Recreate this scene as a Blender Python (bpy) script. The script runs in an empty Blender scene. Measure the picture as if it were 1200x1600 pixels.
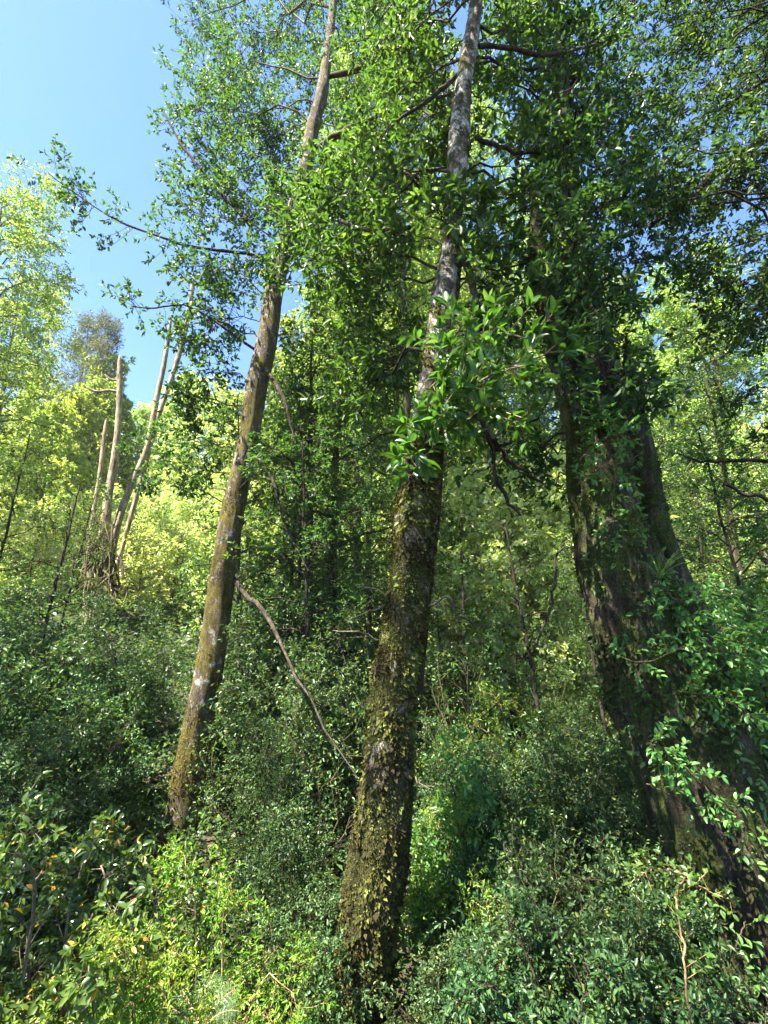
import bpy, math
import numpy as np
R = math.radians
SC = bpy.context.scene
COL = SC.collection

# ------------------------------------------------------------------ camera
EYE = 1.6
PITCH = R(15)
FPX = 720.0                      # focal length in pixels of the 1200 x 1600 photograph
cam_d = bpy.data.cameras.new('camera')
cam_d.sensor_fit = 'VERTICAL'; cam_d.sensor_height = 36
cam_d.lens = FPX / 1600 * 36
cam_d.clip_start = 0.05; cam_d.clip_end = 2000
cam = bpy.data.objects.new('camera', cam_d); COL.objects.link(cam)
cam.location = (0, 0, EYE); cam.rotation_euler = (math.pi / 2 + PITCH, 0, 0)
SC.camera = cam

# ------------------------------------------------------------------ light
SUN_AZ, SUN_EL = R(-122), R(60)  # azimuth from +Y towards +X: the sun stands to the left, slightly behind the viewer
to_sun = np.array([math.sin(SUN_AZ) * math.cos(SUN_EL), math.cos(SUN_AZ) * math.cos(SUN_EL), math.sin(SUN_EL)])
w = bpy.data.worlds.new('World'); SC.world = w; w.use_nodes = True
nt = w.node_tree
sky = nt.nodes.new('ShaderNodeTexSky'); sky.sky_type = 'NISHITA'; sky.sun_disc = False
sky.sun_elevation = SUN_EL; sky.sun_rotation = SUN_AZ
sky.air_density = .8; sky.dust_density = 0.3; sky.ozone_density = 2.4
nt.nodes['Background'].inputs['Strength'].default_value = 0.076
sat = nt.nodes.new('ShaderNodeHueSaturation'); sat.inputs['Saturation'].default_value = 1.12
nt.links.new(sky.outputs[0], sat.inputs['Color']); nt.links.new(sat.outputs[0], nt.nodes['Background'].inputs[0])
sun_d = bpy.data.lights.new('sun', 'SUN'); sun_d.energy = 5.0; sun_d.angle = R(0.5); sun_d.color = (1, .93, .80)
sun = bpy.data.objects.new('sun', sun_d); COL.objects.link(sun)
import mathutils
sun.rotation_euler = mathutils.Vector(to_sun).to_track_quat('Z', 'Y').to_euler()
sun.location = (-20, -10, 30)
SC.view_settings.view_transform = 'Standard'
SC.view_settings.look = 'None'
SC.view_settings.gamma = 1
SC.view_settings.exposure = 2.75
cy = SC.cycles
cy.max_bounces = 9; cy.diffuse_bounces = 8; cy.glossy_bounces = 2; cy.transmission_bounces = 5
cy.transparent_max_bounces = 4; cy.caustics_reflective = False; cy.caustics_refractive = False
cy.sample_clamp_indirect = 6

# ------------------------------------------------------------------ helpers
def nrm(v):
    v = np.asarray(v, float)
    return v / np.maximum(np.linalg.norm(v, axis=-1, keepdims=True), 1e-9)
def S(a, b, x):
    t = np.clip((np.asarray(x, float) - a) / (b - a), 0, 1); return t * t * (3 - 2 * t)
CP, SP = math.cos(PITCH), math.sin(PITCH)
def at(px, py, Y):
    """the point seen at a pixel of the photograph, Y metres in front"""
    cx, cyy = (px - 600) / FPX, (800 - py) / FPX
    d = np.array([cx, CP - cyy * SP, SP + cyy * CP])
    return np.array([0, 0, EYE]) + d * (Y / d[1])
def mpp(px, py, Y):
    """metres per photo pixel there"""
    return Y / (CP - (800 - py) / FPX * SP) / FPX
def _h(i, j, k):
    n = (i * 374761393 + j * 668265263 + k * 2147483647) & 0xffffffff
    n = ((n ^ (n >> 13)) * 1274126177) & 0xffffffff
    return ((n ^ (n >> 16)) & 0xffff) / 65535.0
def vnoise(p):
    p = np.asarray(p, float); f = np.floor(p); i = f.astype(np.int64); t = p - f; t = t * t * (3 - 2 * t)
    out = 0
    for dx in (0, 1):
        for dy in (0, 1):
            for dz in (0, 1):
                wgt = (t[..., 0] if dx else 1 - t[..., 0]) * (t[..., 1] if dy else 1 - t[..., 1]) * (t[..., 2] if dz else 1 - t[..., 2])
                out = out + wgt * _h(i[..., 0] + dx, i[..., 1] + dy, i[..., 2] + dz)
    return out * 2 - 1
def fbm(p, o=4):
    s = 0; a = 1
    for k in range(o):
        s = s + a * vnoise(np.asarray(p) * 2 ** k + 17.3 * k); a *= .5
    return s
def ground(x, y):
    x = np.asarray(x, float); y = np.asarray(y, float)
    h = -0.62 * S(.6, 3.2, y) + 2.9 * S(7, 15, y) * S(-1, -8, x) + 1.1 * S(9, 20, y) * S(1, 9, x)
    h = h + 14 * S(13, 55, y) + 1.2 * S(-1, -6, y)
    return h + .10 * vnoise(np.stack([x * .9, y * .9, 0 * x], -1)) * S(0.3, 2.5, np.hypot(x, y))

def tag(o, label=None, cat=None, group=None, kind=None):
    if label: o['label'] = label
    if cat: o['category'] = cat
    if group: o['group'] = group
    if kind: o['kind'] = kind
    return o
def empty(name, loc, rz=0, scale=1):
    o = bpy.data.objects.new(name, None); o.empty_display_size = .2
    o.location = loc; o.rotation_euler = (0, 0, rz); o.scale = (scale,) * 3
    COL.objects.link(o); return o
def mesh_obj(name, V, loops, starts, mat, parent=None, rnd=None, origin=None):
    me = bpy.data.meshes.new(name)
    V = np.asarray(V, np.float32).reshape(-1, 3)
    if origin is not None: V = V - np.asarray(origin, np.float32)
    me.vertices.add(len(V)); me.vertices.foreach_set('co', V.ravel())
    me.loops.add(len(loops)); me.loops.foreach_set('vertex_index', np.asarray(loops, np.int32))
    me.polygons.add(len(starts)); me.polygons.foreach_set('loop_start', np.asarray(starts, np.int32))
    if rnd is not None:
        a = me.attributes.new('rnd', 'FLOAT', 'FACE'); a.data.foreach_set('value', np.asarray(rnd, np.float32))
    me.update(calc_edges=True); me.validate()
    me.materials.append(mat)
    o = bpy.data.objects.new(name, me); COL.objects.link(o)
    if parent is not None: o.parent = parent
    return o

class MB:
    """collects tubes into one mesh"""
    def __init__(s): s.V = []; s.L = []; s.S = []; s.nv = 0; s.nl = 0
    def add(s, V, Q):
        V = np.asarray(V, float); Q = np.asarray(Q, np.int64)
        s.V.append(V); s.L.append((Q + s.nv).ravel()); s.S.append(np.arange(len(Q)) * Q.shape[1] + s.nl)
        s.nv += len(V); s.nl += Q.size
    def tube(s, pts, rad, sides=6, disp=None):
        """pts (K,3), rad (K,); disp(p, theta, k) -> multiplier of the radius"""
        pts = np.asarray(pts, float); K = len(pts)
        T = nrm(np.gradient(pts, axis=0))
        u = np.cross(T[0], [0, 0, 1.0] if abs(T[0, 2]) < .8 else [1.0, 0, 0]); u = nrm(u)
        U = np.zeros((K, 3))
        for k in range(K):
            u = nrm(u - T[k] * (u @ T[k])); U[k] = u
        W = np.cross(T, U)
        th = np.linspace(0, 2 * math.pi, sides, endpoint=False)
        dirs = np.cos(th)[None, :, None] * U[:, None] + np.sin(th)[None, :, None] * W[:, None]
        r = np.asarray(rad, float)[:, None] * np.ones((1, sides))
        if disp is not None: r = r * disp(pts[:, None] + dirs * r[..., None], th[None, :] + 0 * r, np.arange(K)[:, None])
        V = (pts[:, None] + dirs * r[..., None])
        a = np.arange(K - 1)[:, None] * sides + np.arange(sides)[None]
        b = np.arange(K - 1)[:, None] * sides + (np.arange(sides)[None] + 1) % sides
        s.add(V.reshape(-1, 3), np.stack([a, b, b + sides, a + sides], -1).reshape(-1, 4))
        return V, dirs
    def prisms(s, A, B, r0, r1):
        A = np.asarray(A, float); B = np.asarray(B, float); n = len(A)
        if n == 0: return
        T = nrm(B - A); u = nrm(np.cross(T, np.array([.3, .2, .93]))); v = np.cross(T, u)
        r0 = np.broadcast_to(r0, (n,)); r1 = np.broadcast_to(r1, (n,))
        V = np.zeros((n, 6, 3))
        for k in range(3):
            c, t = math.cos(k * 2.0944), math.sin(k * 2.0944)
            V[:, k] = A + (u * c + v * t) * r0[:, None]; V[:, k + 3] = B + (u * c + v * t) * r1[:, None]
        i = np.arange(n)[:, None, None] * 6
        Q = np.array([[0, 1, 4, 3], [1, 2, 5, 4], [2, 0, 3, 5]])[None] + i
        s.add(V.reshape(-1, 3), Q.reshape(-1, 4))
    def build(s, name, mat, parent=None, origin=None):
        return mesh_obj(name, np.concatenate(s.V), np.concatenate(s.L), np.concatenate(s.S), mat, parent, origin=origin)

# leaf templates: columns along, side, up(x width), up(x length)
_T0 = (np.array([[0, 0, 0, 0], [.42, .5, .22, 0], [1, 0, 0, -.12], [.5, -.5, .22, 0]]), [[0, 1, 2, 3]])
_T1 = (np.array([[0, 0, 0, 0], [.3, .48, .2, .02], [.7, .38, .16, -.03], [1, 0, 0, -.14], [.7, -.38, .16, -.03], [.3, -.48, .2, .02]]),
       [[0, 1, 2, 3], [0, 3, 4, 5]])
_T2 = (np.array([[0, 0, 0, 0], [.33, 0, -.04, .03], [.7, 0, -.03, -.03], [1, 0, 0, -.16],
                 [.22, .42, .16, .03], [.52, .5, .2, .01], [.8, .3, .1, -.05],
                 [.22, -.42, .16, .03], [.52, -.5, .2, .01], [.8, -.3, .1, -.05]]),
       [[0, 4, 5, 1], [1, 5, 6, 2], [2, 6, 3, 3], [0, 1, 8, 7], [1, 2, 9, 8], [2, 3, 3, 9]])
class Leaves:
    def __init__(s): s.p = []; s.d = []; s.n = []; s.L = []; s.W = []; s.r = []
    def add(s, p, d, n, L, W, r):
        p = np.asarray(p, float)
        if len(p) == 0: return
        s.p.append(p); s.d.append(np.broadcast_to(d, p.shape)); s.n.append(np.broadcast_to(n, p.shape))
        for l, v in ((s.L, L), (s.W, W), (s.r, r)): l.append(np.broadcast_to(v, (len(p),)))
    def count(s): return sum(len(x) for x in s.p)
    def build(s, name, mat, parent=None, origin=None, shape=1, keep=None):
        p, d, n, L, W, r = (np.concatenate(x) for x in (s.p, s.d, s.n, s.L, s.W, s.r))
        if keep is not None:
            m = keep(p); p, d, n, L, W, r = p[m], d[m], n[m], L[m], W[m], r[m]
        d = nrm(d); sd = nrm(np.cross(d, n)); n = np.cross(sd, d)
        T, F = (_T0, _T1, _T2)[shape]
        V = (p[:, None] + d[:, None] * (T[None, :, 0:1] * L[:, None, None]) + sd[:, None] * (T[None, :, 1:2] * W[:, None, None])
             + n[:, None] * (T[None, :, 2:3] * W[:, None, None] + T[None, :, 3:4] * L[:, None, None]))
        k = len(T); N = len(p)
        if shape == 2:
            loops = []; sizes = []
            for f in F:
                f = [f[i] for i in range(len(f)) if f[i] != f[i - 1]]
                loops += f; sizes.append(len(f))
            loops = np.array(loops)[None] + np.arange(N)[:, None] * k
            st = np.concatenate([[0], np.cumsum(sizes)[:-1]])[None] + np.arange(N)[:, None] * sum(sizes)
        else:
            loops = np.array(F).ravel()[None] + np.arange(N)[:, None] * k
            st = (np.arange(len(F)) * 4)[None] + np.arange(N)[:, None] * 4 * len(F)
        return mesh_obj(name, V.reshape(-1, 3), loops.ravel(), st.ravel(), mat, parent, rnd=np.repeat(r, len(F)), origin=origin)

def rvec(rng, n): return nrm(rng.normal(size=(n, 3)))
def curve(pts, K, jit=0, rng=None):
    """smooth polyline through control points"""
    pts = np.asarray(pts, float); n = len(pts)
    t = np.linspace(0, n - 1, K); i = np.minimum(t.astype(int), n - 2); f = (t - i)[:, None]
    p0 = pts[np.maximum(i - 1, 0)]; p1 = pts[i]; p2 = pts[i + 1]; p3 = pts[np.minimum(i + 2, n - 1)]
    o = .5 * (2 * p1 + (p2 - p0) * f + (2 * p0 - 5 * p1 + 4 * p2 - p3) * f * f + (3 * p1 - p0 - 3 * p2 + p3) * f ** 3)
    if jit and rng is not None:
        j = rng.normal(size=(K, 3)) * jit; j[0] = 0
        o[1:-1] += (j[:-2] + j[1:-1] + j[2:])[:len(o) - 2] / 1.7 if K > 2 else 0
    return o
def side_twigs(rng, P, n, length, lo=.3, spread=.85, up=.1, taper=.5):
    """P (M,K,3): n twigs from each polyline -> starts, ends"""
    M, K, _ = P.shape
    t = lo + (1 - lo) * (np.arange(n)[None] + rng.random((M, n))) / n
    x = t * (K - 1); i = np.minimum(x.astype(int), K - 2); f = (x - i)[..., None]; m = np.arange(M)[:, None]
    A = P[m, i] * (1 - f) + P[m, i + 1] * f
    T = nrm(P[m, i + 1] - P[m, i])
    rv = nrm(rng.normal(size=A.shape)); rv = nrm(rv - T * (rv * T).sum(-1, keepdims=True))
    D = nrm(T * (1 - spread * .55) + rv * spread + np.array([0, 0, up]))
    ln = length * (1 - taper * t) * (.55 + .7 * rng.random(t.shape))
    B = A + D * ln[..., None]
    return A.reshape(-1, 3), B.reshape(-1, 3)
def seg_poly(rng, A, B, K=4, bend=.08):
    t = np.linspace(0, 1, K)[None, :, None]
    P = A[:, None] * (1 - t) + B[:, None] * t
    ln = np.linalg.norm(B - A, axis=-1)[:, None, None]
    off = rng.normal(size=(len(A), 1, 3)) * bend * ln
    return P + off * (np.sin(t * math.pi))
def leaves_on(rng, lv, A, B, pitch, L, W, up=.6, rnd=(0, 1), fold=.75, lo=.15, whorl=3, drop=0.0):
    """leaves along straight twigs A-B"""
    n = len(A)
    if n == 0: return
    ln = np.linalg.norm(B - A, axis=-1); T = nrm(B - A)
    c = np.maximum(1, np.round(ln * (1 - lo) / pitch).astype(int))
    idx = np.repeat(np.arange(n), c)
    k = np.arange(len(idx)) - np.repeat(np.cumsum(c) - c, c)
    t = lo + (1 - lo) * (k + rng.random(len(idx)) * .6) / c[idx]
    rv = rng.normal(size=(len(idx), 3)); rv = nrm(rv - T[idx] * (rv * T[idx]).sum(-1, keepdims=True))
    rv = nrm(rv * np.array([1, 1, .75]))
    p = A[idx] * (1 - t[:, None]) + B[idx] * t[:, None]
    d = nrm(T[idx] * (1 - fold * .6) + rv * fold - np.array([0, 0, drop]))
    if whorl:
        wi = np.repeat(np.arange(n), whorl)
        rw = rng.normal(size=(len(wi), 3)); rw = nrm(rw - T[wi] * (rw * T[wi]).sum(-1, keepdims=True))
        p = np.concatenate([p, B[wi]]); d = np.concatenate([d, nrm(T[wi] * .6 + rw * .75 - np.array([0, 0, drop]))])
    N = len(p)
    nn = nrm(np.array([0, 0, up]) + rvec(rng, N) * .75)
    s = .65 + .6 * rng.random(N)
    lv.add(p, d, nn, L * s, W * s * (.85 + .3 * rng.random(N)), rnd[0] + (rnd[1] - rnd[0]) * rng.random(N))

# ------------------------------------------------------------------ materials
def mat(name):
    m = bpy.data.materials.new(name); m.use_nodes = True
    n = m.node_tree; b = n.nodes['Principled BSDF']; return m, n, b
def ramp(n, stops, fac):
    r = n.nodes.new('ShaderNodeValToRGB'); e = r.color_ramp.elements
    while len(e) < len(stops): e.new(.5)
    for i, (p, c) in enumerate(stops): e[i].position = p; e[i].color = (*c, 1)
    n.links.new(fac, r.inputs[0]); return r.outputs[0]
def leaf_mat(name, stops, trans, tfac=.4, rough=.42, spec=.5, varhue=.05):
    m, n, b = mat(name)
    at_ = n.nodes.new('ShaderNodeAttribute'); at_.attribute_name = 'rnd'
    col = ramp(n, stops, at_.outputs['Fac'])
    oi = n.nodes.new('ShaderNodeObjectInfo')
    mr = n.nodes.new('ShaderNodeMapRange'); mr.inputs['To Min'].default_value = .5 - varhue / 2; mr.inputs['To Max'].default_value = .5 + varhue / 2
    n.links.new(oi.outputs['Random'], mr.inputs['Value'])
    hs = n.nodes.new('ShaderNodeHueSaturation'); n.links.new(mr.outputs[0], hs.inputs['Hue']); n.links.new(col, hs.inputs['Color'])
    n.links.new(hs.outputs[0], b.inputs['Base Color'])
    b.inputs['Roughness'].default_value = rough; b.inputs['Specular IOR Level'].default_value = spec
    tr = n.nodes.new('ShaderNodeBsdfTranslucent')
    mx = n.nodes.new('ShaderNodeMix'); mx.data_type = 'RGBA'; mx.blend_type = 'MULTIPLY'; mx.inputs['Factor'].default_value = 1
    n.links.new(hs.outputs[0], mx.inputs['A']); mx.inputs['B'].default_value = (*trans, 1)
    n.links.new(mx.outputs['Result'], tr.inputs['Color'])
    ms = n.nodes.new('ShaderNodeMixShader'); ms.inputs[0].default_value = tfac
    n.links.new(b.outputs[0], ms.inputs[1]); n.links.new(tr.outputs[0], ms.inputs[2])
    n.links.new(ms.outputs[0], n.nodes['Material Output'].inputs['Surface'])
    return m
def noise(n, scale, detail=5, rough=.6, vec=None, sc=None):
    t = n.nodes.new('ShaderNodeTexNoise'); t.inputs['Scale'].default_value = scale
    t.inputs['Detail'].default_value = detail; t.inputs['Roughness'].default_value = rough
    if vec is not None:
        if sc is not None:
            mp = n.nodes.new('ShaderNodeMapping'); mp.inputs['Scale'].default_value = sc
            n.links.new(vec, mp.inputs['Vector']); vec = mp.outputs[0]
        n.links.new(vec, t.inputs['Vector'])
    return t.outputs['Fac']
def mixc(n, fac, a, b):
    m = n.nodes.new('ShaderNodeMix'); m.data_type = 'RGBA'
    n.links.new(fac, m.inputs['Factor'])
    for k, v in (('A', a), ('B', b)):
        if isinstance(v, tuple): m.inputs[k].default_value = (*v, 1)
        else: n.links.new(v, m.inputs[k])
    return m.outputs['Result']
def bark_mat(name, dark, light, lichen=None, lich_at=.6, moss=((.05, .06, .012), (.10, .10, .02)), moss_at=.55, moss_soft=.08, zgrad=None, ring=0, bump=.6, fur=(1, 1, .25)):
    """bark with lichen patches and moss; moss_at: noise threshold, zgrad=(z0,z1,add) lowers it towards the foot of the stem"""
    m, n, b = mat(name)
    tc = n.nodes.new('ShaderNodeTexCoord'); ob = tc.outputs['Object']
    f1 = noise(n, 26, 10, .72, ob, fur); f2 = noise(n, 110, 5, .75, ob, (1, 1, .6)); f3 = noise(n, 5, 6, .7, ob, (1, 1, .6))
    col = ramp(n, [(.32, dark), (.5, tuple((a + c) / 2 for a, c in zip(dark, light))), (.68, light)], f1)
    if lichen:
        l1 = noise(n, 9, 6, .7, ob, (1, 1, .8))
        lf = ramp(n, [(lich_at, (0, 0, 0)), (lich_at + .05, (1, 1, 1))], l1)
        col = mixc(n, lf, col, ramp(n, [(.35, tuple(c * .75 for c in lichen)), (.65, lichen)], f2))
        o1 = noise(n, 6, 4, .6, ob); of = ramp(n, [(.62, (0, 0, 0)), (.7, (.6, .6, .6))], o1)
        col = mixc(n, of, col, (.22, .13, .06))
    if moss_at < 1:
        m1 = noise(n, 5.5, 7, .65, ob, (1, 1, 1.2 if ring else .7)); v = m1
        if zgrad:
            sx = n.nodes.new('ShaderNodeSeparateXYZ'); n.links.new(ob, sx.inputs[0])
            mr = n.nodes.new('ShaderNodeMapRange'); mr.inputs['From Min'].default_value = zgrad[0]; mr.inputs['From Max'].default_value = zgrad[1]
            mr.inputs['To Min'].default_value = zgrad[2]; mr.inputs['To Max'].default_value = 0
            n.links.new(sx.outputs['Z'], mr.inputs['Value'])
            ad = n.nodes.new('ShaderNodeMath'); ad.operation = 'ADD'; n.links.new(m1, ad.inputs[0]); n.links.new(mr.outputs[0], ad.inputs[1]); v = ad.outputs[0]
        if ring:
            r1 = noise(n, 1.0, 3, .6, ob, (.9, .9, 4.5))
            ad = n.nodes.new('ShaderNodeMath'); ad.operation = 'MULTIPLY_ADD'; n.links.new(r1, ad.inputs[0]); ad.inputs[1].default_value = ring
            n.links.new(v, ad.inputs[2]); sb = n.nodes.new('ShaderNodeMath'); sb.operation = 'SUBTRACT'
            n.links.new(ad.outputs[0], sb.inputs[0]); sb.inputs[1].default_value = ring * .5; v = sb.outputs[0]
        mf = ramp(n, [(moss_at - moss_soft, (0, 0, 0)), (moss_at + moss_soft, (1, 1, 1))], v)
        col = mixc(n, mf, col, ramp(n, [(.3, moss[0]), (.7, moss[1])], f2))
    for f_, lo_, hi_, a_, c_ in ((f2, .35, .65, .4, 1.45), (f3, .35, .65, .5, 1.45), (f1, .35, .65, .6, 1.3)):
        mr = n.nodes.new('ShaderNodeMapRange'); n.links.new(f_, mr.inputs['Value'])
        for k_, v_ in zip(('From Min', 'From Max', 'To Min', 'To Max'), (lo_, hi_, a_, c_)): mr.inputs[k_].default_value = v_
        vm = n.nodes.new('ShaderNodeVectorMath'); vm.operation = 'SCALE'; n.links.new(col, vm.inputs[0]); n.links.new(mr.outputs[0], vm.inputs['Scale']); col = vm.outputs[0]
    n.links.new(col, b.inputs['Base Color']); b.inputs['Roughness'].default_value = .9; b.inputs['Specular IOR Level'].default_value = .2
    bp = n.nodes.new('ShaderNodeBump'); bp.inputs['Strength'].default_value = min(1, bump * 1.3); bp.inputs['Distance'].default_value = .045
    ad = n.nodes.new('ShaderNodeMath'); ad.operation = 'ADD'; n.links.new(f1, ad.inputs[0]); n.links.new(f2, ad.inputs[1])
    n.links.new(ad.outputs[0], bp.inputs['Height']); n.links.new(bp.outputs[0], b.inputs['Normal'])
    return m

YG = (1.5, 1.6, .6)             # what passes through a leaf is yellower than what it reflects
M = {}
M['fine'] = leaf_mat('fine_leaf', [(0, (0.037, 0.078, 0.021)), (.5, (0.058, 0.114, 0.029)), (.93, (0.089, 0.151, 0.037)), (1, (0.166, 0.166, 0.042))], YG, .45, .5, .35)
M['broad'] = leaf_mat('broad_leaf', [(0, (0.028, 0.078, 0.020)), (.5, (0.044, 0.116, 0.025)), (.9, (0.066, 0.155, 0.034)), (1, (0.133, 0.211, 0.044))], YG, .45, .45, .4)
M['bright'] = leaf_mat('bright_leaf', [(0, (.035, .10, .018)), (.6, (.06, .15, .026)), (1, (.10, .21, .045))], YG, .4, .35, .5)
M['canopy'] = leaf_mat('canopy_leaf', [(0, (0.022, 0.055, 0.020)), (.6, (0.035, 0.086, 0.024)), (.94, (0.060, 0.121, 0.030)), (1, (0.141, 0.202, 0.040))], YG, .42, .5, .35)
M['sunny'] = leaf_mat('sunlit_leaf', [(0, (.13, .21, .05)), (.5, (.23, .31, .085)), (1, (.37, .43, .14))], YG, .42, .5, .4)  # leaf colour raised so the trees behind read as sunlit
M['pale'] = leaf_mat('sunlit_pale_leaf', [(0, (.25, .33, .12)), (.5, (.39, .47, .20)), (1, (.54, .58, .31))], YG, .4, .55, .3)  # lighter than real leaves: strong sunlight is put into the colour
M['dusk'] = leaf_mat('undergrowth_leaf', [(0, (0.032, 0.075, 0.028)), (.5, (0.052, 0.113, 0.036)), (.95, (0.087, 0.160, 0.046)), (1, (0.232, 0.246, 0.043))], (1.6, 1.5, .6), .36, .42, .4)
M['gloss'] = leaf_mat('glossy_leaf', [(0, (0.035, 0.075, 0.017)), (.5, (0.058, 0.112, 0.023)), (.94, (0.10, 0.16, 0.035)), (.955, (0.483, 0.310, 0.034)), (1, (0.575, 0.299, 0.046))], YG, .33, .22, .6)
M['lime'] = leaf_mat('lime_leaf', [(0, (.09, .19, .02)), (.5, (.14, .26, .025)), (1, (.24, .33, .04))], YG, .42, .4, .4)
M['vine'] = leaf_mat('vine_leaf', [(0, (0.057, 0.138, 0.034)), (.6, (0.098, 0.207, 0.052)), (1, (0.161, 0.287, 0.069))], YG, .4, .36, .5)
M['fern'] = leaf_mat('fern_leaf', [(0, (.03, .075, .03)), (.6, (.05, .11, .045)), (1, (.09, .15, .05))], YG, .35, .4, .4)
M['conifer'] = leaf_mat('conifer_leaf', [(0, (.07, .10, .045)), (.6, (.11, .14, .06)), (1, (.17, .18, .08))], (1.4, 1.3, .7), .25, .6, .3)
M['mossleaf'] = leaf_mat('moss_frond', [(0, (.03, .022, .011)), (.35, (.055, .045, .015)), (.7, (.115, .12, .028)), (.92, (.17, .19, .04)), (1, (.2, .26, .07))], YG, .25, .8, .15, .01)
M['goldmoss'] = leaf_mat('golden_moss_frond', [(0, (.06, .045, .014)), (.5, (.12, .10, .022)), (1, (.19, .17, .035))], YG, .25, .8, .15, .01)
M['darkmoss'] = leaf_mat('dark_moss_frond', [(0, (.03, .026, .014)), (.5, (.04, .055, .018)), (1, (.07, .11, .03))], YG, .25, .8, .15, .01)
M['lichen'] = leaf_mat('leafy_lichen', [(0, (.08, .12, .05)), (1, (.16, .21, .1))], (1.2, 1.2, .8), .2, .8, .2, .01)
M['litter'] = leaf_mat('fallen_leaf', [(0, (.05, .03, .015)), (.6, (.11, .065, .03)), (1, (.2, .13, .06))], (1.2, 1, .7), .15, .8, .2, .01)
M['bark_tall'] = bark_mat('grey_brown_bark', (.040, .031, .022), (.165, .132, .096), (.40, .37, .31), .55, ((.07, .06, .016), (.15, .12, .025)), .52, .07, (0, 8, .06), ring=.35, bump=.5)
M['bark_mid'] = bark_mat('lichen_bark', (.06, .047, .035), (.25, .205, .155), (.66, .61, .54), .49, ((.030, .032, .010), (.08, .085, .02)), .55, .05, (.8, 5.5, .19), ring=.3, bump=.6)
M['bark_old'] = bark_mat('old_brown_bark', (.03, .021, .015), (.17, .125, .09), None, .6, ((.035, .05, .010), (.11, .14, .028)), .475, .07, None, bump=.9, fur=(1, 1, .16))
M['bark_dead'] = bark_mat('bleached_wood', (.20, .15, .095), (.50, .41, .28), None, .6, ((.22, .18, .05), (.32, .26, .07)), .62, .06, None, bump=.5, fur=(1, 1, .12))
M['twig'] = bark_mat('twig_bark', (.022, .017, .012), (.075, .058, .042), None, .6, moss_at=2, bump=.3)
M['paletwig'] = bark_mat('pale_twig_bark', (.16, .12, .08), (.36, .29, .2), None, .6, moss_at=2, bump=.3)
M['mossytwig'] = bark_mat('mossy_twig_bark', (.06, .045, .03), (.17, .13, .09), None, .6, moss_at=.5, bump=.4)
M['redtwig'] = bark_mat('orange_twig_bark', (.22, .125, .06), (.42, .28, .15), None, .6, moss_at=2, bump=.2)
M['blacktwig'] = bark_mat('dark_bark', (.018, .014, .011), (.055, .042, .032), None, .6, moss_at=2, bump=.3)  # darkest of the twig bark tones

# ------------------------------------------------------------------ ground
def soil_mat():
    m, n, b = mat('forest_soil'); tc = n.nodes.new('ShaderNodeTexCoord'); ob = tc.outputs['Object']
    c = ramp(n, [(.3, (.018, .013, .009)), (.55, (.05, .036, .022)), (.75, (.10, .07, .04))], noise(n, 9, 8, .7, ob))
    g = ramp(n, [(.5, (0, 0, 0)), (.62, (1, 1, 1))], noise(n, 1.3, 5, .6, ob))
    n.links.new(mixc(n, g, c, (.035, .055, .016)), b.inputs['Base Color']); b.inputs['Roughness'].default_value = .95
    bp = n.nodes.new('ShaderNodeBump'); bp.inputs['Strength'].default_value = .8; bp.inputs['Distance'].default_value = .05
    n.links.new(noise(n, 25, 6, .7, ob), bp.inputs['Height']); n.links.new(bp.outputs[0], b.inputs['Normal'])
    return m
gx = np.concatenate([np.linspace(-150, -44, 10), np.linspace(-40, 40, 121), np.linspace(44, 150, 10)])
gy = np.concatenate([np.linspace(-60, -22, 6), np.linspace(-20, 75, 150), np.linspace(80, 150, 8)])
GX, GY = np.meshgrid(gx, gy)
GV = np.stack([GX, GY, ground(GX, GY)], -1)
nx = len(gx); a = np.arange(len(gy) - 1)[:, None] * nx + np.arange(nx - 1)[None]
Q = np.stack([a, a + 1, a + 1 + nx, a + nx], -1).reshape(-1, 4)
g = mesh_obj('ground', GV.reshape(-1, 3), Q.ravel(), np.arange(len(Q)) * 4, soil_mat()); tag(g, kind='structure', label='dark forest soil under the shrubs')
rng = np.random.default_rng(5)
lv = Leaves(); n_ = 9000
x_ = rng.uniform(-5, 5, n_); y_ = rng.uniform(1, 9, n_)
lv.add(np.stack([x_, y_, ground(x_, y_) + .015 + .02 * rng.random(n_)], -1), nrm(rng.normal(size=(n_, 3)) * [1, 1, .2]), nrm(rng.normal(size=(n_, 3)) * .35 + [0, 0, 1]), .05 + .05 * rng.random(n_), .025 + .02 * rng.random(n_), rng.random(n_))
tag(lv.build('leaf_litter', M['litter'], None, None, 1), 'brown fallen leaves lying on the forest floor', 'leaf litter', kind='stuff')

n_ = 110000; y_ = 2.0 + 33 * rng.random(n_) ** 1.5; x_ = (rng.random(n_) * 2 - 1) * (y_ * .95 + 1)
lv = Leaves(); h_ = rng.random(n_) * (.12 + .022 * y_)
lv.add(np.stack([x_, y_, ground(x_, y_) + h_], -1), nrm(rng.normal(size=(n_, 3)) * [1, 1, .4] + [0, 0, .3]), nrm(rng.normal(size=(n_, 3)) * .5 + [0, 0, 1]), (.04 + .009 * y_) * (.6 + .8 * rng.random(n_)), (.02 + .0045 * y_), rng.random(n_))
tag(lv.build('ground_cover', M['dusk'], None, None, 0), 'low green leaves carpeting the forest floor and the slope', 'ground cover', kind='stuff')

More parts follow.
